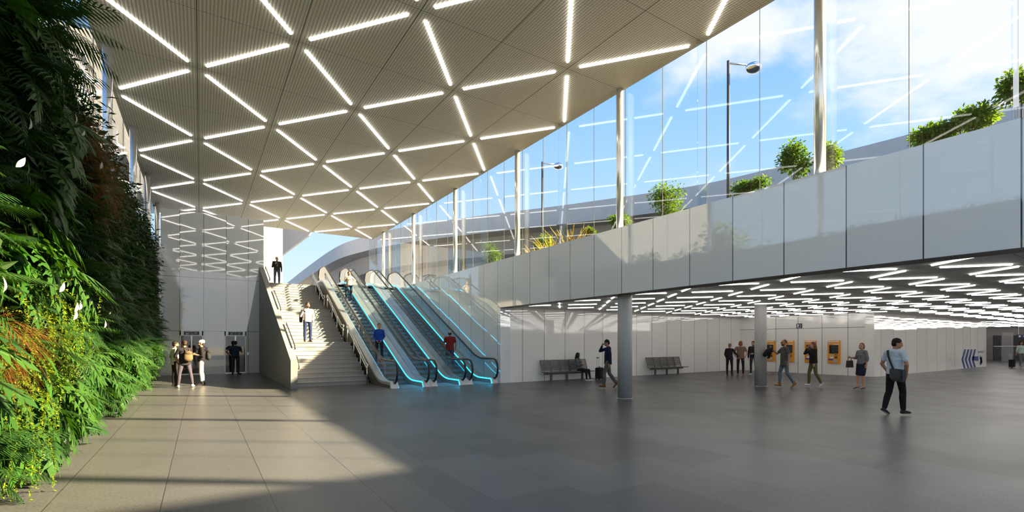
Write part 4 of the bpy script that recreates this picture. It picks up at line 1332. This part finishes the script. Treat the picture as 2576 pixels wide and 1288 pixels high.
b = MB()
for sg in (-1, 1): b.tube([(sg * .085, .08, .54), (sg * .085, .08, 1.0)], .011, 8)
b.build('pull_bars', M['satin'], o, True)
MB().tube([(-.10, .08, 1.01), (.10, .08, 1.01)], .02, 8).build('pull_handle', M['black'], o, True)
MB().tube([(-.07, 0, .555), (-.06, 0, .60), (.06, 0, .60), (.07, 0, .555)], .012, 8).build('carry_handle', M['black'], o, True)
for sx in (-.15, .15):
    MB().tube([(sx - .015, .08, .03), (sx + .015, .08, .03)], .03, 12).build('wheel', M['black'], o, True)
    MB().tube([(sx - .015, -.08, .03), (sx + .015, -.08, .03)], .03, 12).build('wheel', M['black'], o, True)
# 11 man with hand at his forehead
l = (12.86, 13.16, 0)
person('man in navy shirt walking left with a hand raised to his forehead', l, face_yaw(l, 262), walk(.95, 'L'), arms(R=((.30, .80, -.30), (-.62, -.22, .72)), L=((-.2, -.15, -1), (0, .1, -1))),
       look=(0, -.35, 0), hair=('short', (.012, .01, .01)), top=((.014, .018, .045), 'long', .13), bottom=((.10, .115, .105), 'trousers'), shoes=((.16, .07, .025), 'boot'), height=1.82, skin='tan')
# 12 pair by the column, 13 man behind the column
l = (23.05, 14.72, 0)
person('woman in black seen from behind, arm around the person in plaid', l, face_yaw(l, 12), STAND, arms(R=((.55, .1, -.8), (.6, -.2, -.7)), L=((-.25, 0, -1), (.25, .3, -.9))),
       female=True, look=(-.5, -.1, .15), hair=('short', (.22, .13, .08)), top=((.02, .018, .02), 'long', .1), bottom=((.02, .02, .022), 'slim'), shoes=((.03, .03, .03), 'boot'), height=1.66)
l = (23.42, 14.34, 0)
person('red-haired person in plaid shirt seen from behind', l, face_yaw(l, -3), STAND, arms(L=((-.45, -.12, -.85), (.45, -.15, -.85)), R=((.35, -.12, -.9), (-.35, -.1, -.95))),
       look=(.25, -.15, .1), hair=('bob', (.20, .06, .02)), top=(M['plaid'], 'short', .1), bottom=((.018, .018, .026), 'slim'), shoes=((.45, .10, .16), 'shoe'), height=1.78, skin='light')
l = (24.35, 14.2, 0)
person('man in navy sweater and grey trousers beside the ticket hall column', l, face_yaw(l, 205), STAND, arms(R=((.25, -.08, -1), (0, .1, -1)), L=((-.22, .1, -1), (.45, .8, -.1))),
       look=(.2, -.2, 0), hair=('short', (.06, .03, .015)), top=((.02, .022, .04), 'long', .03), bottom=((.06, .055, .06), 'slim'), shoes=((.6, .6, .6), 'shoe'), height=1.78, beard=(.09, .045, .02))
# 14 man in grey T-shirt with jacket
l = (18.60, 9.62, 0)
r_, j_, h_, T_ = person('bearded man in grey T-shirt and tan boots walking left', l, face_yaw(l, 250), walk(.85, 'R'), arms(R=((.5, .5, -.7), (-.1, .55, .6)), L=((-.3, -.22, -1), (0, .15, -1))),
       look=(.05, -.05, 0), hair=('bald', (.08, .045, .03)), top=((.085, .085, .09), 'short', .18), bottom=((.13, .155, .19), 'slim'), shoes=((.26, .135, .045), 'boot'), height=1.80, skin='tan', beard=(.07, .035, .022), glasses=True)
hR = h_['R']; lv = Vector((-cs, sn, 0))
b = MB(); b.cap(hR + V(0, 0, -.02), .05, hR + lv * .16 + V(0, 0, -.13), .10).cap(hR + lv * .16 + V(0, 0, -.13), .10, hR + lv * .26 + V(0, 0, -.26), .09).cap(hR + lv * .05 + V(0, 0, -.1), .06, hR + lv * .12 + V(0, 0, -.36), .05)
me = remesh(b, .015, 4); me.materials.append(fab((.016, .015, .016))); o = bpy.data.objects.new('slung_jacket', me); COL.objects.link(o); tag(o, 'black jacket held over the shoulder by the man in grey T-shirt', 'jacket')
# 15 long-haired woman
l = (19.66, 9.09, 0)
person('long-haired woman in black top and olive trousers walking left', l, face_yaw(l, 245), walk(.75, 'R'), arms(R=((.12, .80, -.45), (-.48, -.18, .88)), L=((-.15, .05, -1), (0, .2, -1))),
       look=(.1, -.1, 0), female=True, hair=('long', (.15, .06, .025)), top=((.018, .016, .016), 'long', .05), bottom=((.12, .125, .05), 'slim'), shoes=((.62, .58, .62), 'shoe'), height=1.70)
# 16 woman in skirt with handbag
l = (20.51, 7.81, 0)
r_, j_, h_, T_ = person('woman in grey blouse and navy skirt with heels', l, face_yaw(l, 222), {'L': ((.02, .10, -1), (.02, -.12, -1)), 'R': ((-.03, .22, -1), (.02, .02, -1))}, arms(R=((.25, .1, -1), (.1, .75, .1)), L=((-.22, -.1, -1), (.05, .2, -1))),
       look=(.35, 0, 0), female=True, hair=('bob', (.17, .075, .03)), top=((.17, .165, .19), 'mid', 0), bottom=((.02, .022, .045), 'skirt'), shoes=((.03, .02, .02), 'heel'), height=1.66)
hR = h_['R']
o = empty('handbag', (hR.x, hR.y, hR.z - .22), face_yaw(l, 222)); tag(o, 'dark olive handbag on the arm of the woman in navy skirt', 'handbag')
MB().prism([(-.13, -.16), (.13, -.16), (.10, .10), (-.10, .10)], 'x', -.045, .045).build('bag_body', fab((.045, .04, .03), .5), o)
MB().tube([(0, -.08, .09), (0, -.06, .19), (0, .0, .23), (0, .06, .19), (0, .08, .09)], .009, 8).build('bag_handle', fab((.045, .04, .03), .5), o, True)
# 17 man in white T-shirt with messenger bag
l = (13.95, 4.62, 0)
yw_ = face_yaw(l, 38)
r_, j_, h_, T_ = person('man in pale blue T-shirt with a cross-body bag, walking away', l, yw_, {'L': ((-.03, -.10, -1), (.04, -.42, -1), (0, .85, -.4)), 'R': ((.03, .20, -1), (.02, .0, -1))}, arms(L=((-.35, -.12, -1), (.38, .30, -.85)), R=((.36, -.1, -1), (-.3, .35, -.9))),
       look=(-.75, -.25, 0), hair=('short', (.010, .009, .009)), top=((.50, .58, .70), 'short', .06), bottom=((.012, .011, .012), 'trousers'), shoes=((.03, .03, .035), 'shoe'), height=1.80, skin='tan')
o = empty('messenger_bag', T_(.17, -.12, -.05), yw_ - .35); tag(o, 'dark grey messenger bag hanging at the walking man in pale T-shirt', 'bag')
b = MB(); b.box(-.19, .19, -.07, .06, -.17, .12, .03); b.build('bag_body', fab((.055, .06, .068), .6), o)
MB().box(-.195, .195, -.085, -.065, -.10, .13, .012).build('flap', fab((.065, .07, .08), .6), o)
sp_ = [T_(.10, -.15, .0), T_(.02, -.145, .18), T_(-.06, -.135, .36), T_(-.11, -.09, .485), T_(-.10, .03, .475), T_(-.02, .13, .33), T_(.10, .14, .12), T_(.20, .02, .02)]
inv = (Matrix.Translation(o.location) @ Matrix.Rotation(yw_ - .35, 4, 'Z')).inverted()
b = MB(); pts = [inv @ q for q in sp_]
b.tube(pts, .020, 8); b.build('strap', fab((.03, .03, .034), .6), o, True)
# 18 woman at the far right
l = (46.45, 8.4, 0)
person('woman in pale green top and grey trousers at the far right edge', l, face_yaw(l, 140), walk(.5, 'R'), arms(R=((.25, -.1, -1), (.1, -.05, -1))),
       female=True, look=(0, 0, 0), hair=('long', (.02, .014, .012)), top=((.42, .52, .50), 'mid', .05), bottom=((.13, .14, .14), 'slim'), shoes=((.6, .45, .4), 'shoe'), height=1.70, skin='tan')
o = empty('trolley_case', (46.05, 8.75, 0), .6); tag(o, 'small black trolley case trailing behind the woman at the right edge', 'suitcase')
MB().box(-.18, .18, -.11, .11, .05, .55, .03).build('case_body', fab((.018, .018, .02)), o)
MB().tube([(-.08, .06, .53), (-.08, .10, .95), (.08, .10, .95), (.08, .06, .53)], .012, 8).build('pull_handle', M['satin'], o, True)
for sx in (-.14, .14): MB().tube([(sx - .015, .07, .03), (sx + .015, .07, .03)], .03, 12).build('wheel', M['black'], o, True)
#PEOPLE_END

# ------------------------------------------------------------------ plants
M['monstera'] = leaf_mat('monstera_leaf', (0.018, 0.070, 0.014), (0.055, 0.135, 0.020), .25, .42)
M['palm'] = leaf_mat('palm_leaf', (0.012, 0.046, 0.013), (0.035, 0.085, 0.017), .22, .38)
M['fern'] = leaf_mat('fern_leaf', (0.026, 0.078, 0.012), (0.085, 0.155, 0.020), .30, .45)
M['broad'] = leaf_mat('broad_leaf', (0.018, 0.080, 0.012), (0.055, 0.155, 0.018), .28, .42)
M['vine'] = leaf_mat('yellow_vine_leaf', (0.085, 0.17, 0.010), (0.24, 0.29, 0.012), .35, .5)
M['straw'] = leaf_mat('rust_grass', (0.17, 0.070, 0.018), (0.30, 0.13, 0.03), .3, .6)
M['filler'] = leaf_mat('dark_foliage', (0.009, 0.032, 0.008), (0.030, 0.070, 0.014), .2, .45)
M['shrub'] = leaf_mat('shrub_leaf', (0.055, 0.12, 0.016), (0.16, 0.24, 0.03), .45, .4)
M['reed'] = leaf_mat('tan_reed', (0.42, 0.28, 0.09), (0.56, 0.40, 0.15), .3, .6)
M['stalk'] = simple('green_stalk', (0.06, 0.14, 0.03), .5)
M['white_flower'] = simple('white_spathe', (0.42, 0.38, 0.32), .5)
RND = random.Random(11)


def frame(d, up):
    d = Vector(d).normalized(); s_ = d.cross(Vector(up))
    if s_.length < 1e-3: s_ = d.cross(Vector((1, 0, 0)))
    s_.normalize(); n_ = s_.cross(d).normalized()
    return d, s_, n_


def monstera_leaf(bm, base, d, up, L):
    d, s_, n_ = frame(d, up)
    W = L * .46
    def P(u, v):
        return base + d * (u * L) + s_ * v + n_ * (-.55 * abs(v) * abs(v) / L - .35 * L * u * u + .05 * L)
    lobes = 6
    for sg in (-1, 1):
        for i in range(lobes):
            a0, a1 = i / lobes * .86, (i + 1) / lobes * .86
            prof = W * (1.0 - .55 * (i / (lobes - 1)) ** 1.6)
            if i == 0: prof *= .92
            fw = .02 + .16 * (i / lobes) + .05
            back = -.22 if i == 0 else (-.08 if i == 1 else 0)
            m0, m1 = P(a0, 0), P(a1, 0)
            c0, c1 = P(a0 + fw * .35 + back * .5, sg * prof * .36), P(a1 + fw * .35 + back * .2, sg * prof * .36)
            e0, e1 = P(a0 + .034 + fw * .8 + back * .8, sg * prof * .75), P(a1 - .042 + fw * .8 + back * .5, sg * prof * .75)
            f0, f1 = P(a0 + .072 + fw * 1.35 + back * .8, sg * prof), P(a1 - .05 + fw * 1.3 + back * .55, sg * prof * .96)
            r = [[bm.verts.new(q) for q in pr] for pr in ((m0, m1), (c0, c1), (e0, e1), (f0, f1))]
            for A, Bv in zip(r, r[1:]):
                bm.faces.new((A[0], A[1], Bv[1], Bv[0]))
    t0, t1, t2 = P(.86, 0), P(.98, W * .22), P(1.12, 0)
    t3 = P(.98, -W * .22)
    bm.faces.new([bm.verts.new(q) for q in (t0, t1, t2, t3)])


def frond(bm, base, d, up, L, n=14, lw=.02, ll=.32, droop=.5):
    d, s_, n_ = frame(d, up)
    def C(u): return base + d * (u * L) + n_ * (-droop * L * u * u)
    for i in range(n):
        u = .12 + .88 * i / n
        c = C(u); t = (C(u + .02) - c).normalized()
        l = ll * L * (math.sin(PI * min(1, .18 + .82 * u)) ** .7 + .12)
        for sg in (-1, 1):
            o = (s_ * sg * .8 + t * .62 - n_ * .18).normalized()
            w_ = t * lw
            m = c + o * l * .55 - n_ * .03 * l; e = c + o * l - n_ * (.22 * l)
            a = bm.verts.new(c - w_ * .4); b_ = bm.verts.new(c + w_ * .4)
            m0 = bm.verts.new(m - w_); m1 = bm.verts.new(m + w_); ee = bm.verts.new(e)
            bm.faces.new((a, b_, m1, m0)); bm.faces.new((m0, m1, ee))
    for i in range(4):
        a, c = C(i / 4), C((i + 1) / 4)
        bm.faces.new([bm.verts.new(q) for q in (a - s_ * .006, a + s_ * .006, c + s_ * .004, c - s_ * .004)])


def broad_leaf(bm, base, d, up, L, W):
    d, s_, n_ = frame(d, up)
    pr = (.12, .75, 1.0, .85, .5, 0.02)
    prev = None
    for i, k in enumerate(pr):
        u = i / 5
        c = base + d * (u * L) - n_ * (.45 * L * u * u)
        r = [bm.verts.new(c + s_ * (W * k) + n_ * (.25 * W * k)), bm.verts.new(c), bm.verts.new(c - s_ * (W * k) + n_ * (.25 * W * k))]
        if prev:
            bm.faces.new((prev[0], prev[1], r[1], r[0])); bm.faces.new((prev[1], prev[2], r[2], r[1]))
        prev = r


def rdir(r, spread, down=0.0):
    """random direction growing out of a wall that faces +x"""
    a = r.uniform(-1, 1) * spread; b = r.uniform(-1, 1) * spread
    return Vector((1.0, a, b - down)).normalized()


def stalk(bm, a, b_, r=.006):
    m = (a + b_) / 2 + Vector((0, 0, .04))
    pts = [a, m, b_]
    for p, q in zip(pts, pts[1:]):
        bm.faces.new([bm.verts.new(x) for x in (p - Vector((0, r, 0)), p + Vector((0, r, 0)), q + Vector((0, r, 0)), q - Vector((0, r, 0)))])


def plant_monstera(seed, n=10, L=.52):
    r = random.Random(seed); b = MB(); st_ = MB()
    for i in range(n):
        d0 = rdir(r, 1.1, -.1); l0 = r.uniform(.18, .5)
        base = d0 * l0
        d = Vector((r.uniform(.35, .8), r.uniform(-.75, .75), r.uniform(-.9, .0))).normalized()
        monstera_leaf(b.bm, base, d, (.75, r.uniform(-.3, .3), .75), L * r.uniform(.75, 1.2))
        stalk(st_.bm, Vector((0, 0, 0)), base)
    bmesh.ops.remove_doubles(b.bm, verts=b.bm.verts[:], dist=2e-4)
    return (b.mesh('leaves', M['monstera'], True), st_.mesh('stems', M['stalk']))
def plant_palm(seed, n=11, L=.75, key='palm', ll=.34, lw=.014, nn=16, dr=.55):
    r = random.Random(seed); b = MB(); st_ = MB()
    for i in range(n):
        d = Vector((r.uniform(.5, 1), r.uniform(-1, 1), r.uniform(-.7, .8))).normalized()
        frond(b.bm, d * .04, d, (.3, 0, 1), L * r.uniform(.7, 1.15), nn, lw, ll, dr)
        stalk(st_.bm, Vector((-.05, 0, 0)), d * .1)
    return (b.mesh('fronds', M[key]), st_.mesh('stems', M['stalk']))
def plant_broad(seed, n=16, L=.4):
    r = random.Random(seed); b = MB(); st_ = MB()
    for i in range(n):
        d0 = rdir(r, 1.0, 0); base = d0 * r.uniform(.08, .32)
        d = Vector((r.uniform(.3, .9), r.uniform(-.8, .8), r.uniform(-.9, .15))).normalized()
        broad_leaf(b.bm, base, d, (.7, 0, .8), L * r.uniform(.7, 1.2), L * r.uniform(.15, .24))
        stalk(st_.bm, Vector((0, 0, 0)), base)
    return (b.mesh('leaves', M['broad'], True), st_.mesh('stems', M['stalk']))
def plant_vine(seed, n=16):
    r = random.Random(seed); b = MB(); st_ = MB()
    for i in range(n):
        p = Vector((r.uniform(.05, .25), r.uniform(-.4, .4), r.uniform(-.1, .35)))
        d = Vector((r.uniform(.2, .9), r.uniform(-.6, .6), r.uniform(-.2, .5))).normalized()
        q0 = p.copy()
        for k in range(44):
            d = (d + Vector((-.03, r.uniform(-.12, .12), -.10))).normalized()
            p = p + d * .022
            for e in range(2):
                o = Vector((r.uniform(-.3, 1), r.uniform(-1, 1), r.uniform(-.6, .8))).normalized()
                s2 = o.cross(d).normalized() * .0065; l = r.uniform(.022, .042)
                b.bm.faces.new([b.bm.verts.new(x) for x in (p, p + o * l * .5 + s2, p + o * l, p + o * l * .5 - s2)])
            if k % 6 == 5:
                st_.bm.faces.new([st_.bm.verts.new(x) for x in (q0, q0 + Vector((0, .004, 0)), p + Vector((0, .004, 0)), p)]); q0 = p.copy()
    return (b.mesh('leaves', M['vine']), st_.mesh('stems', M['stalk']))
def plant_grass(seed, n=170, key='straw', L=.6):
    r = random.Random(seed); b = MB()
    for i in range(n):
        p = Vector((r.uniform(0, .12), r.uniform(-.22, .22), r.uniform(-.1, .2)))
        d = Vector((r.uniform(.3, 1), r.uniform(-.5, .5), r.uniform(-.2, .9))).normalized()
        w_ = Vector((0, .0045, 0)); l = L * r.uniform(.6, 1.2) / 5
        prev = [b.bm.verts.new(p - w_), b.bm.verts.new(p + w_)]
        for k in range(5):
            d = (d + Vector((-.05, 0, -.36))).normalized(); p = p + d * l
            ww = w_ * (1 - k / 5.5)
            cur = [b.bm.verts.new(p - ww), b.bm.verts.new(p + ww)]
            b.bm.faces.new((prev[0], prev[1], cur[1], cur[0])); prev = cur
    return (b.mesh('blades', M[key]), None)

KINDS = {}
KINDS['mon'] = ('monstera_plant', [plant_monstera(s_) for s_ in (1, 2, 3, 4)])
KINDS['palm'] = ('palm_plant', [plant_palm(s_) for s_ in (5, 6, 7)])
KINDS['fern'] = ('fern_plant', [plant_palm(s_, 16, .5, 'fern', .26, .012, 18, .8) for s_ in (8, 9, 10)])
KINDS['broad'] = ('broadleaf_plant', [plant_broad(s_) for s_ in (12, 13, 14)])
KINDS['vine'] = ('trailing_vine', [plant_vine(s_) for s_ in (15, 16)])
KINDS['straw'] = ('grass_tuft', [plant_grass(s_) for s_ in (17, 18)])
WORD = {'mon': 'split-leaved monstera', 'palm': 'dark feathery palm', 'fern': 'green fern', 'broad': 'broad-leaved green plant', 'vine': 'yellow-green trailing vine', 'straw': 'rust-coloured grass tuft'}
protos = {}
cnt = {}
def put_plant(kind, y, z, x=-2.0, sc_=1.0, tilt=0.0):
    nm, ms = KINDS[kind]
    i = RND.randrange(len(ms)); lm, sm_ = ms[i]
    o = bpy.data.objects.new(nm, lm); COL.objects.link(o)
    # mirrored half of the time through a turn about the wall normal
    o.location = (x, y, z); o.scale = (sc_ * RND.uniform(.9, 1.1), sc_ * RND.choice((-1, 1)), sc_)
    o.rotation_euler = (RND.uniform(-.25, .25) + tilt, 0, RND.uniform(-.35, .35))
    if sm_ is not None:
        c = bpy.data.objects.new('stems', sm_); COL.objects.link(c); c.parent = o
    zone = 'sunlit foot' if z < 1.35 else ('middle' if z < 3.6 else 'shaded upper part')
    far_ = 'near the camera' if y < 9 else ('midway along' if y < 18 else 'towards the lifts')
    tag(o, '%s in the %s of the green wall, %s' % (WORD[kind], zone, far_), 'plant', '%s plants, %s, %s' % (WORD[kind], zone, far_))
    cnt[kind] = cnt.get(kind, 0) + 1
    return o
def gy(u, x):
    xc = (u - CX) / F_PX
    return x * (cs - sn * xc) / (sn + cs * xc)
def at_wall(u, v, x):
    xc = (u - CX) / F_PX; t = x / (sn + cs * xc)
    return t * (cs - sn * xc), (HOR - v) / F_PX * t + EYE
# patches seen in the photograph: (u, v, kind, scale)
for u, v, k, s_ in ((80, 600, 'mon', 1.15), (130, 680, 'mon', 1.1), (60, 520, 'mon', 1.0), (110, 470, 'broad', 1.2), (170, 720, 'mon', 1.0), (30, 640, 'broad', 1.2),
                    (100, 830, 'vine', 1.3), (130, 780, 'vine', 1.2), (60, 780, 'vine', 1.1), (150, 860, 'vine', 1.1), (20, 1080, 'vine', 1.2), (30, 980, 'vine', 1.1), (120, 1150, 'vine', .9), (40, 1180, 'vine', .9), (200, 900, 'vine', .9),
                    (80, 870, 'straw', 1.1), (10, 900, 'straw', 1.2), (20, 850, 'straw', 1.1), (180, 880, 'straw', 1.0), (60, 1210, 'straw', .8), (90, 1190, 'straw', .8), (330, 940, 'straw', .8), (350, 975, 'straw', .7), (240, 460, 'straw', 1.9), (225, 400, 'straw', 1.7), (235, 520, 'straw', 1.7), (225, 350, 'straw', 1.5), (250, 750, 'straw', 1.2), (350, 780, 'straw', 1.2),
                    (240, 930, 'mon', 1.0), (270, 900, 'mon', 1.05), (110, 985, 'mon', 1.0), (170, 990, 'mon', 1.1), (200, 1000, 'mon', .9), (90, 1040, 'mon', 1.0), (140, 1060, 'mon', 1.0), (250, 1020, 'mon', .9), (280, 1000, 'mon', .9), (290, 950, 'mon', 1.0), (310, 905, 'mon', 1.0),
                    (40, 1100, 'broad', 1.2), (60, 1130, 'broad', 1.1), (80, 890, 'broad', 1.2), (30, 1170, 'broad', 1.0),
                    (180, 330, 'mon', 1.0), (120, 400, 'mon', 1.1), (40, 160, 'palm', 1.3), (90, 40, 'palm', 1.4), (140, 60, 'palm', 1.3), (30, 60, 'mon', 1.2)):
    y, z_ = at_wall(u, v, -1.75)
    if GY0 < y < GY1 and .45 < z_ < GZ + .2: put_plant(k, y, z_, -2.02, s_)
# then the whole wall, jittered grid
for iy in range(44):
    for iz in range(11):
        y = 4.9 + iy * .57 + RND.uniform(-.26, .26); z_ = .62 + iz * .58 + RND.uniform(-.22, .25)
        if y > GY1 - .1: continue
        lowz = z_ < 1.5
        if y < 11:
            k = RND.choices(('mon', 'palm', 'fern', 'broad', 'vine'), (4, 1.0, 3, 2, .6) if lowz else ((3, 3, 3, 1.5, .2) if z_ < 3.5 else (1.8, 5, 2.5, 1, 0)))[0]
        elif y < 19:
            k = RND.choices(('mon', 'palm', 'fern', 'broad', 'straw'), (3, 1.5, 3, 1, .15) if lowz else (1.0, 5, 3, .8, .25))[0]
        else:
            k = RND.choices(('mon', 'palm', 'fern', 'broad'), (1, 1.5, 4.5, .6) if lowz else (.5, 5, 4, .5))[0]
        s_ = RND.uniform(.78, 1.1) * (.86 if z_ < .8 else (1.05 if lowz else 1.0))
        if z_ > 5.95: continue
        hi_ = max(0, (z_ - 2.2) / 3.8)
        put_plant(k, y, z_, -2.05 - .22 * hi_, s_ * (1 - .16 * hi_))
# dense small foliage behind the plants (nobody could count it)
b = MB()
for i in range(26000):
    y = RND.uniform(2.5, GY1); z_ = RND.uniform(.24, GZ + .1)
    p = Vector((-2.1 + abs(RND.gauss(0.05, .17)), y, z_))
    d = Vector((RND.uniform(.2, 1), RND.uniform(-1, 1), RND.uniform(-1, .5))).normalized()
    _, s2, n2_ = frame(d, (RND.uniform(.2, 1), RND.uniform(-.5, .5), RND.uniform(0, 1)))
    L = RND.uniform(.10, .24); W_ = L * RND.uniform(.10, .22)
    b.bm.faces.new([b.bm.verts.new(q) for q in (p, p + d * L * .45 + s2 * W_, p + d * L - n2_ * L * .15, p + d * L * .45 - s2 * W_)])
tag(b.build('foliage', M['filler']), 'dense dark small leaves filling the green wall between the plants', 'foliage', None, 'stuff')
# pale spathe flowers dotted over the wall
b = MB(); broad_leaf(b.bm, Vector((0, 0, 0)), Vector((.4, .2, .9)), Vector((1, 0, 0)), .12, .024); fm = b.mesh('spathe', M['white_flower'], True)
for i, (u, v) in enumerate(((72, 325), (40, 420), (66, 440), (252, 425), (205, 340), (190, 310), (178, 720), (150, 735), (195, 755), (188, 785), (185, 805), (258, 785), (275, 790), (200, 780), (8, 735), (270, 830), (262, 825))):
    y, z_ = at_wall(u, v, -1.35)
    o = bpy.data.objects.new('spathe_flower', fm); COL.objects.link(o); o.location = (-1.35, y, z_); o.rotation_euler = (RND.uniform(-.6, .6), 0, RND.uniform(-.8, .8))
    tag(o, 'pale cream spathe flower standing out among the dark green leaves', 'flower', 'cream flowers on the green wall')

# ---- shrubs, reeds and trees outside
def leaf_ball(b, c, rx, ry, rz, n, L, r, shell=.55):
    for i in range(n):
        d = Vector((r.gauss(0, 1), r.gauss(0, 1), r.gauss(0, 1))).normalized()
        k = shell + (1 - shell) * r.random()
        p = Vector(c) + Vector((d.x * rx * k, d.y * ry * k, d.z * rz * k))
        o = (d + Vector((r.uniform(-.9, .9), r.uniform(-.9, .9), r.uniform(-.9, .5)))).normalized()
        _, s2, n2_ = frame(o, (r.uniform(-1, 1), r.uniform(-1, 1), 1))
        l = L * r.uniform(.7, 1.3); w_ = l * .24
        b.bm.faces.new([b.bm.verts.new(q) for q in (p, p + o * l * .5 + s2 * w_, p + o * l - n2_ * l * .1, p + o * l * .5 - s2 * w_)])
def shrub(u, v, wpx, hpx, dx, lab, n=2300, L=.105):
    # stands on the terrace, dx metres behind the glass
    x = XG + dx + 4.2
    xc = (u - CX) / F_PX; t = x / (sn + cs * xc); y = t * (cs - sn * xc)
    zc = (HOR - v) / F_PX * t + EYE; rw = wpx * .44 / F_PX * t; rh = hpx * .44 / F_PX * t
    r = random.Random(int(u))
    o = empty('shrub', (x, y, ZB1 - .05)); tag(o, lab, 'shrub', 'shrubs in the outside planter')
    b = MB(); cz = zc - (ZB1 - .05)
    for q in range(7):
        leaf_ball(b, (r.uniform(-.4, .4) * rw, r.uniform(-.55, .55) * rw, cz + r.uniform(-.5, .5) * rh), rw * .60, rw * .60, rh * .60, n // 7, L, r, .1)
    b.build('foliage', M['shrub'], o)
    s_ = MB()
    for q in range(5):
        e = Vector((r.uniform(-.5, .5) * rw, r.uniform(-.6, .6) * rw, cz + r.uniform(-.2, .5) * rh))
        s_.tube([(0, 0, 0), e * .5 + Vector((0, 0, .1)), e], .022, 6, True, .008)
    s_.build('stem', M['bark'], o)
for a in ((1678, 505, 112, 110, .9, 'rounded green shrub behind the band, right of the middle steel column'), (1560, 560, 80, 46, .7, 'low shrub at the foot of the middle steel column'), (1890, 470, 100, 44, .8, 'low spreading shrub just right of the tall lamp post'),
          (2000, 405, 90, 105, .8, 'bushy shrub left of the near steel column'), (2085, 395, 70, 90, 1.2, 'shrub right of the near steel column'), (2345, 333, 110, 60, .8, 'leafy shrub low against the clouds at right'), (2445, 290, 110, 80, .9, 'taller leafy shrub before the last glass fin at right'), (2570, 225, 95, 150, 1.0, 'tall leafy shrub cut by the right edge'),
          (1370, 607, 70, 74, 1.0, 'green shrub among the tan reeds'), (1238, 640, 90, 60, .9, 'green shrub behind the band left of the reeds'), (1150, 665, 60, 50, .9, 'small shrub near the top of the escalators'), (1485, 580, 36, 28, .7, 'tiny shrub right of the tan reeds')):
    shrub(*a)
for i, (u, v, s_) in enumerate(((1385, 602, 1.0), (1430, 590, 1.1), (1455, 592, .9), (1350, 618, .8), (1105, 688, .7))):
    x = XG + 2.6; xc = (u - CX) / F_PX; t = x / (sn + cs * xc); y = t * (cs - sn * xc)
    r = random.Random(50 + i); b = MB()
    for q in range(70):
        d = Vector((r.gauss(0, .35), r.gauss(0, .45), 1)).normalized(); p = Vector((r.gauss(0, .06), r.gauss(0, .1), 0)); L = s_ * r.uniform(.7, 1.15) * .42
        w_ = Vector((d.y, -d.x, 0)).normalized() * .010
        prev = [b.bm.verts.new(p - w_), b.bm.verts.new(p + w_)]
        for k in range(4):
            d = (d + Vector((d.x * .25, d.y * .25, -.09))).normalized(); p = p + d * L
            ww = w_ * (1.9 if k == 2 else (.6 if k == 3 else 1))
            cur = [b.bm.verts.new(p - ww), b.bm.verts.new(p + ww)]
            b.bm.faces.new((prev[0], prev[1], cur[1], cur[0])); prev = cur
    o = b.build('reed_clump', M['reed']); o.location = (x, y, ZB1 - .05)
    tag(o, 'tan ornamental grass clump behind the white band, %s' % ('left of the bright fin', 'right of the bright fin', 'rightmost of the tan clumps', 'leftmost of the tall tan clumps', 'beside the escalator top')[i], 'ornamental grass', 'reeds in the outside planter')
def tree(x, y, h_, rad, lab, n=3500, L=.28, seed=1):
    r = random.Random(seed); o = empty('tree', (x, y, -.26)); tag(o, lab, 'tree', 'trees outside')
    s_ = MB(); s_.tube([(0, 0, 0), (.1, 0, h_ * .35), (0, .1, h_ * .75)], .2, 10, True, .06)
    for q in range(6):
        a = r.uniform(0, 2 * PI); s_.tube([(0, 0, h_ * r.uniform(.35, .6)), (math.cos(a) * rad * .35, math.sin(a) * rad * .35, h_ * .7), (math.cos(a) * rad * .7, math.sin(a) * rad * .7, h_ * r.uniform(.7, .9))], .07, 6, True, .02)
    s_.build('trunk', M['bark'], o)
    b = MB()
    for q in range(14):
        a = r.uniform(0, 2 * PI); k = rad * r.uniform(.1, .7)
        leaf_ball(b, (math.cos(a) * k, math.sin(a) * k, h_ * r.uniform(.55, .95)), rad * .4, rad * .4, rad * .34, n // 14, L, r, .2)
    b.build('crown', M['shrub'], o)
tree(-6.0, 18.6, 9.2, 2.6, 'loose green tree behind the left glass, before the white building', seed=3)
tree(-5.4, 23.4, 8.2, 2.0, 'green tree behind the left glass, beyond the first', seed=4)
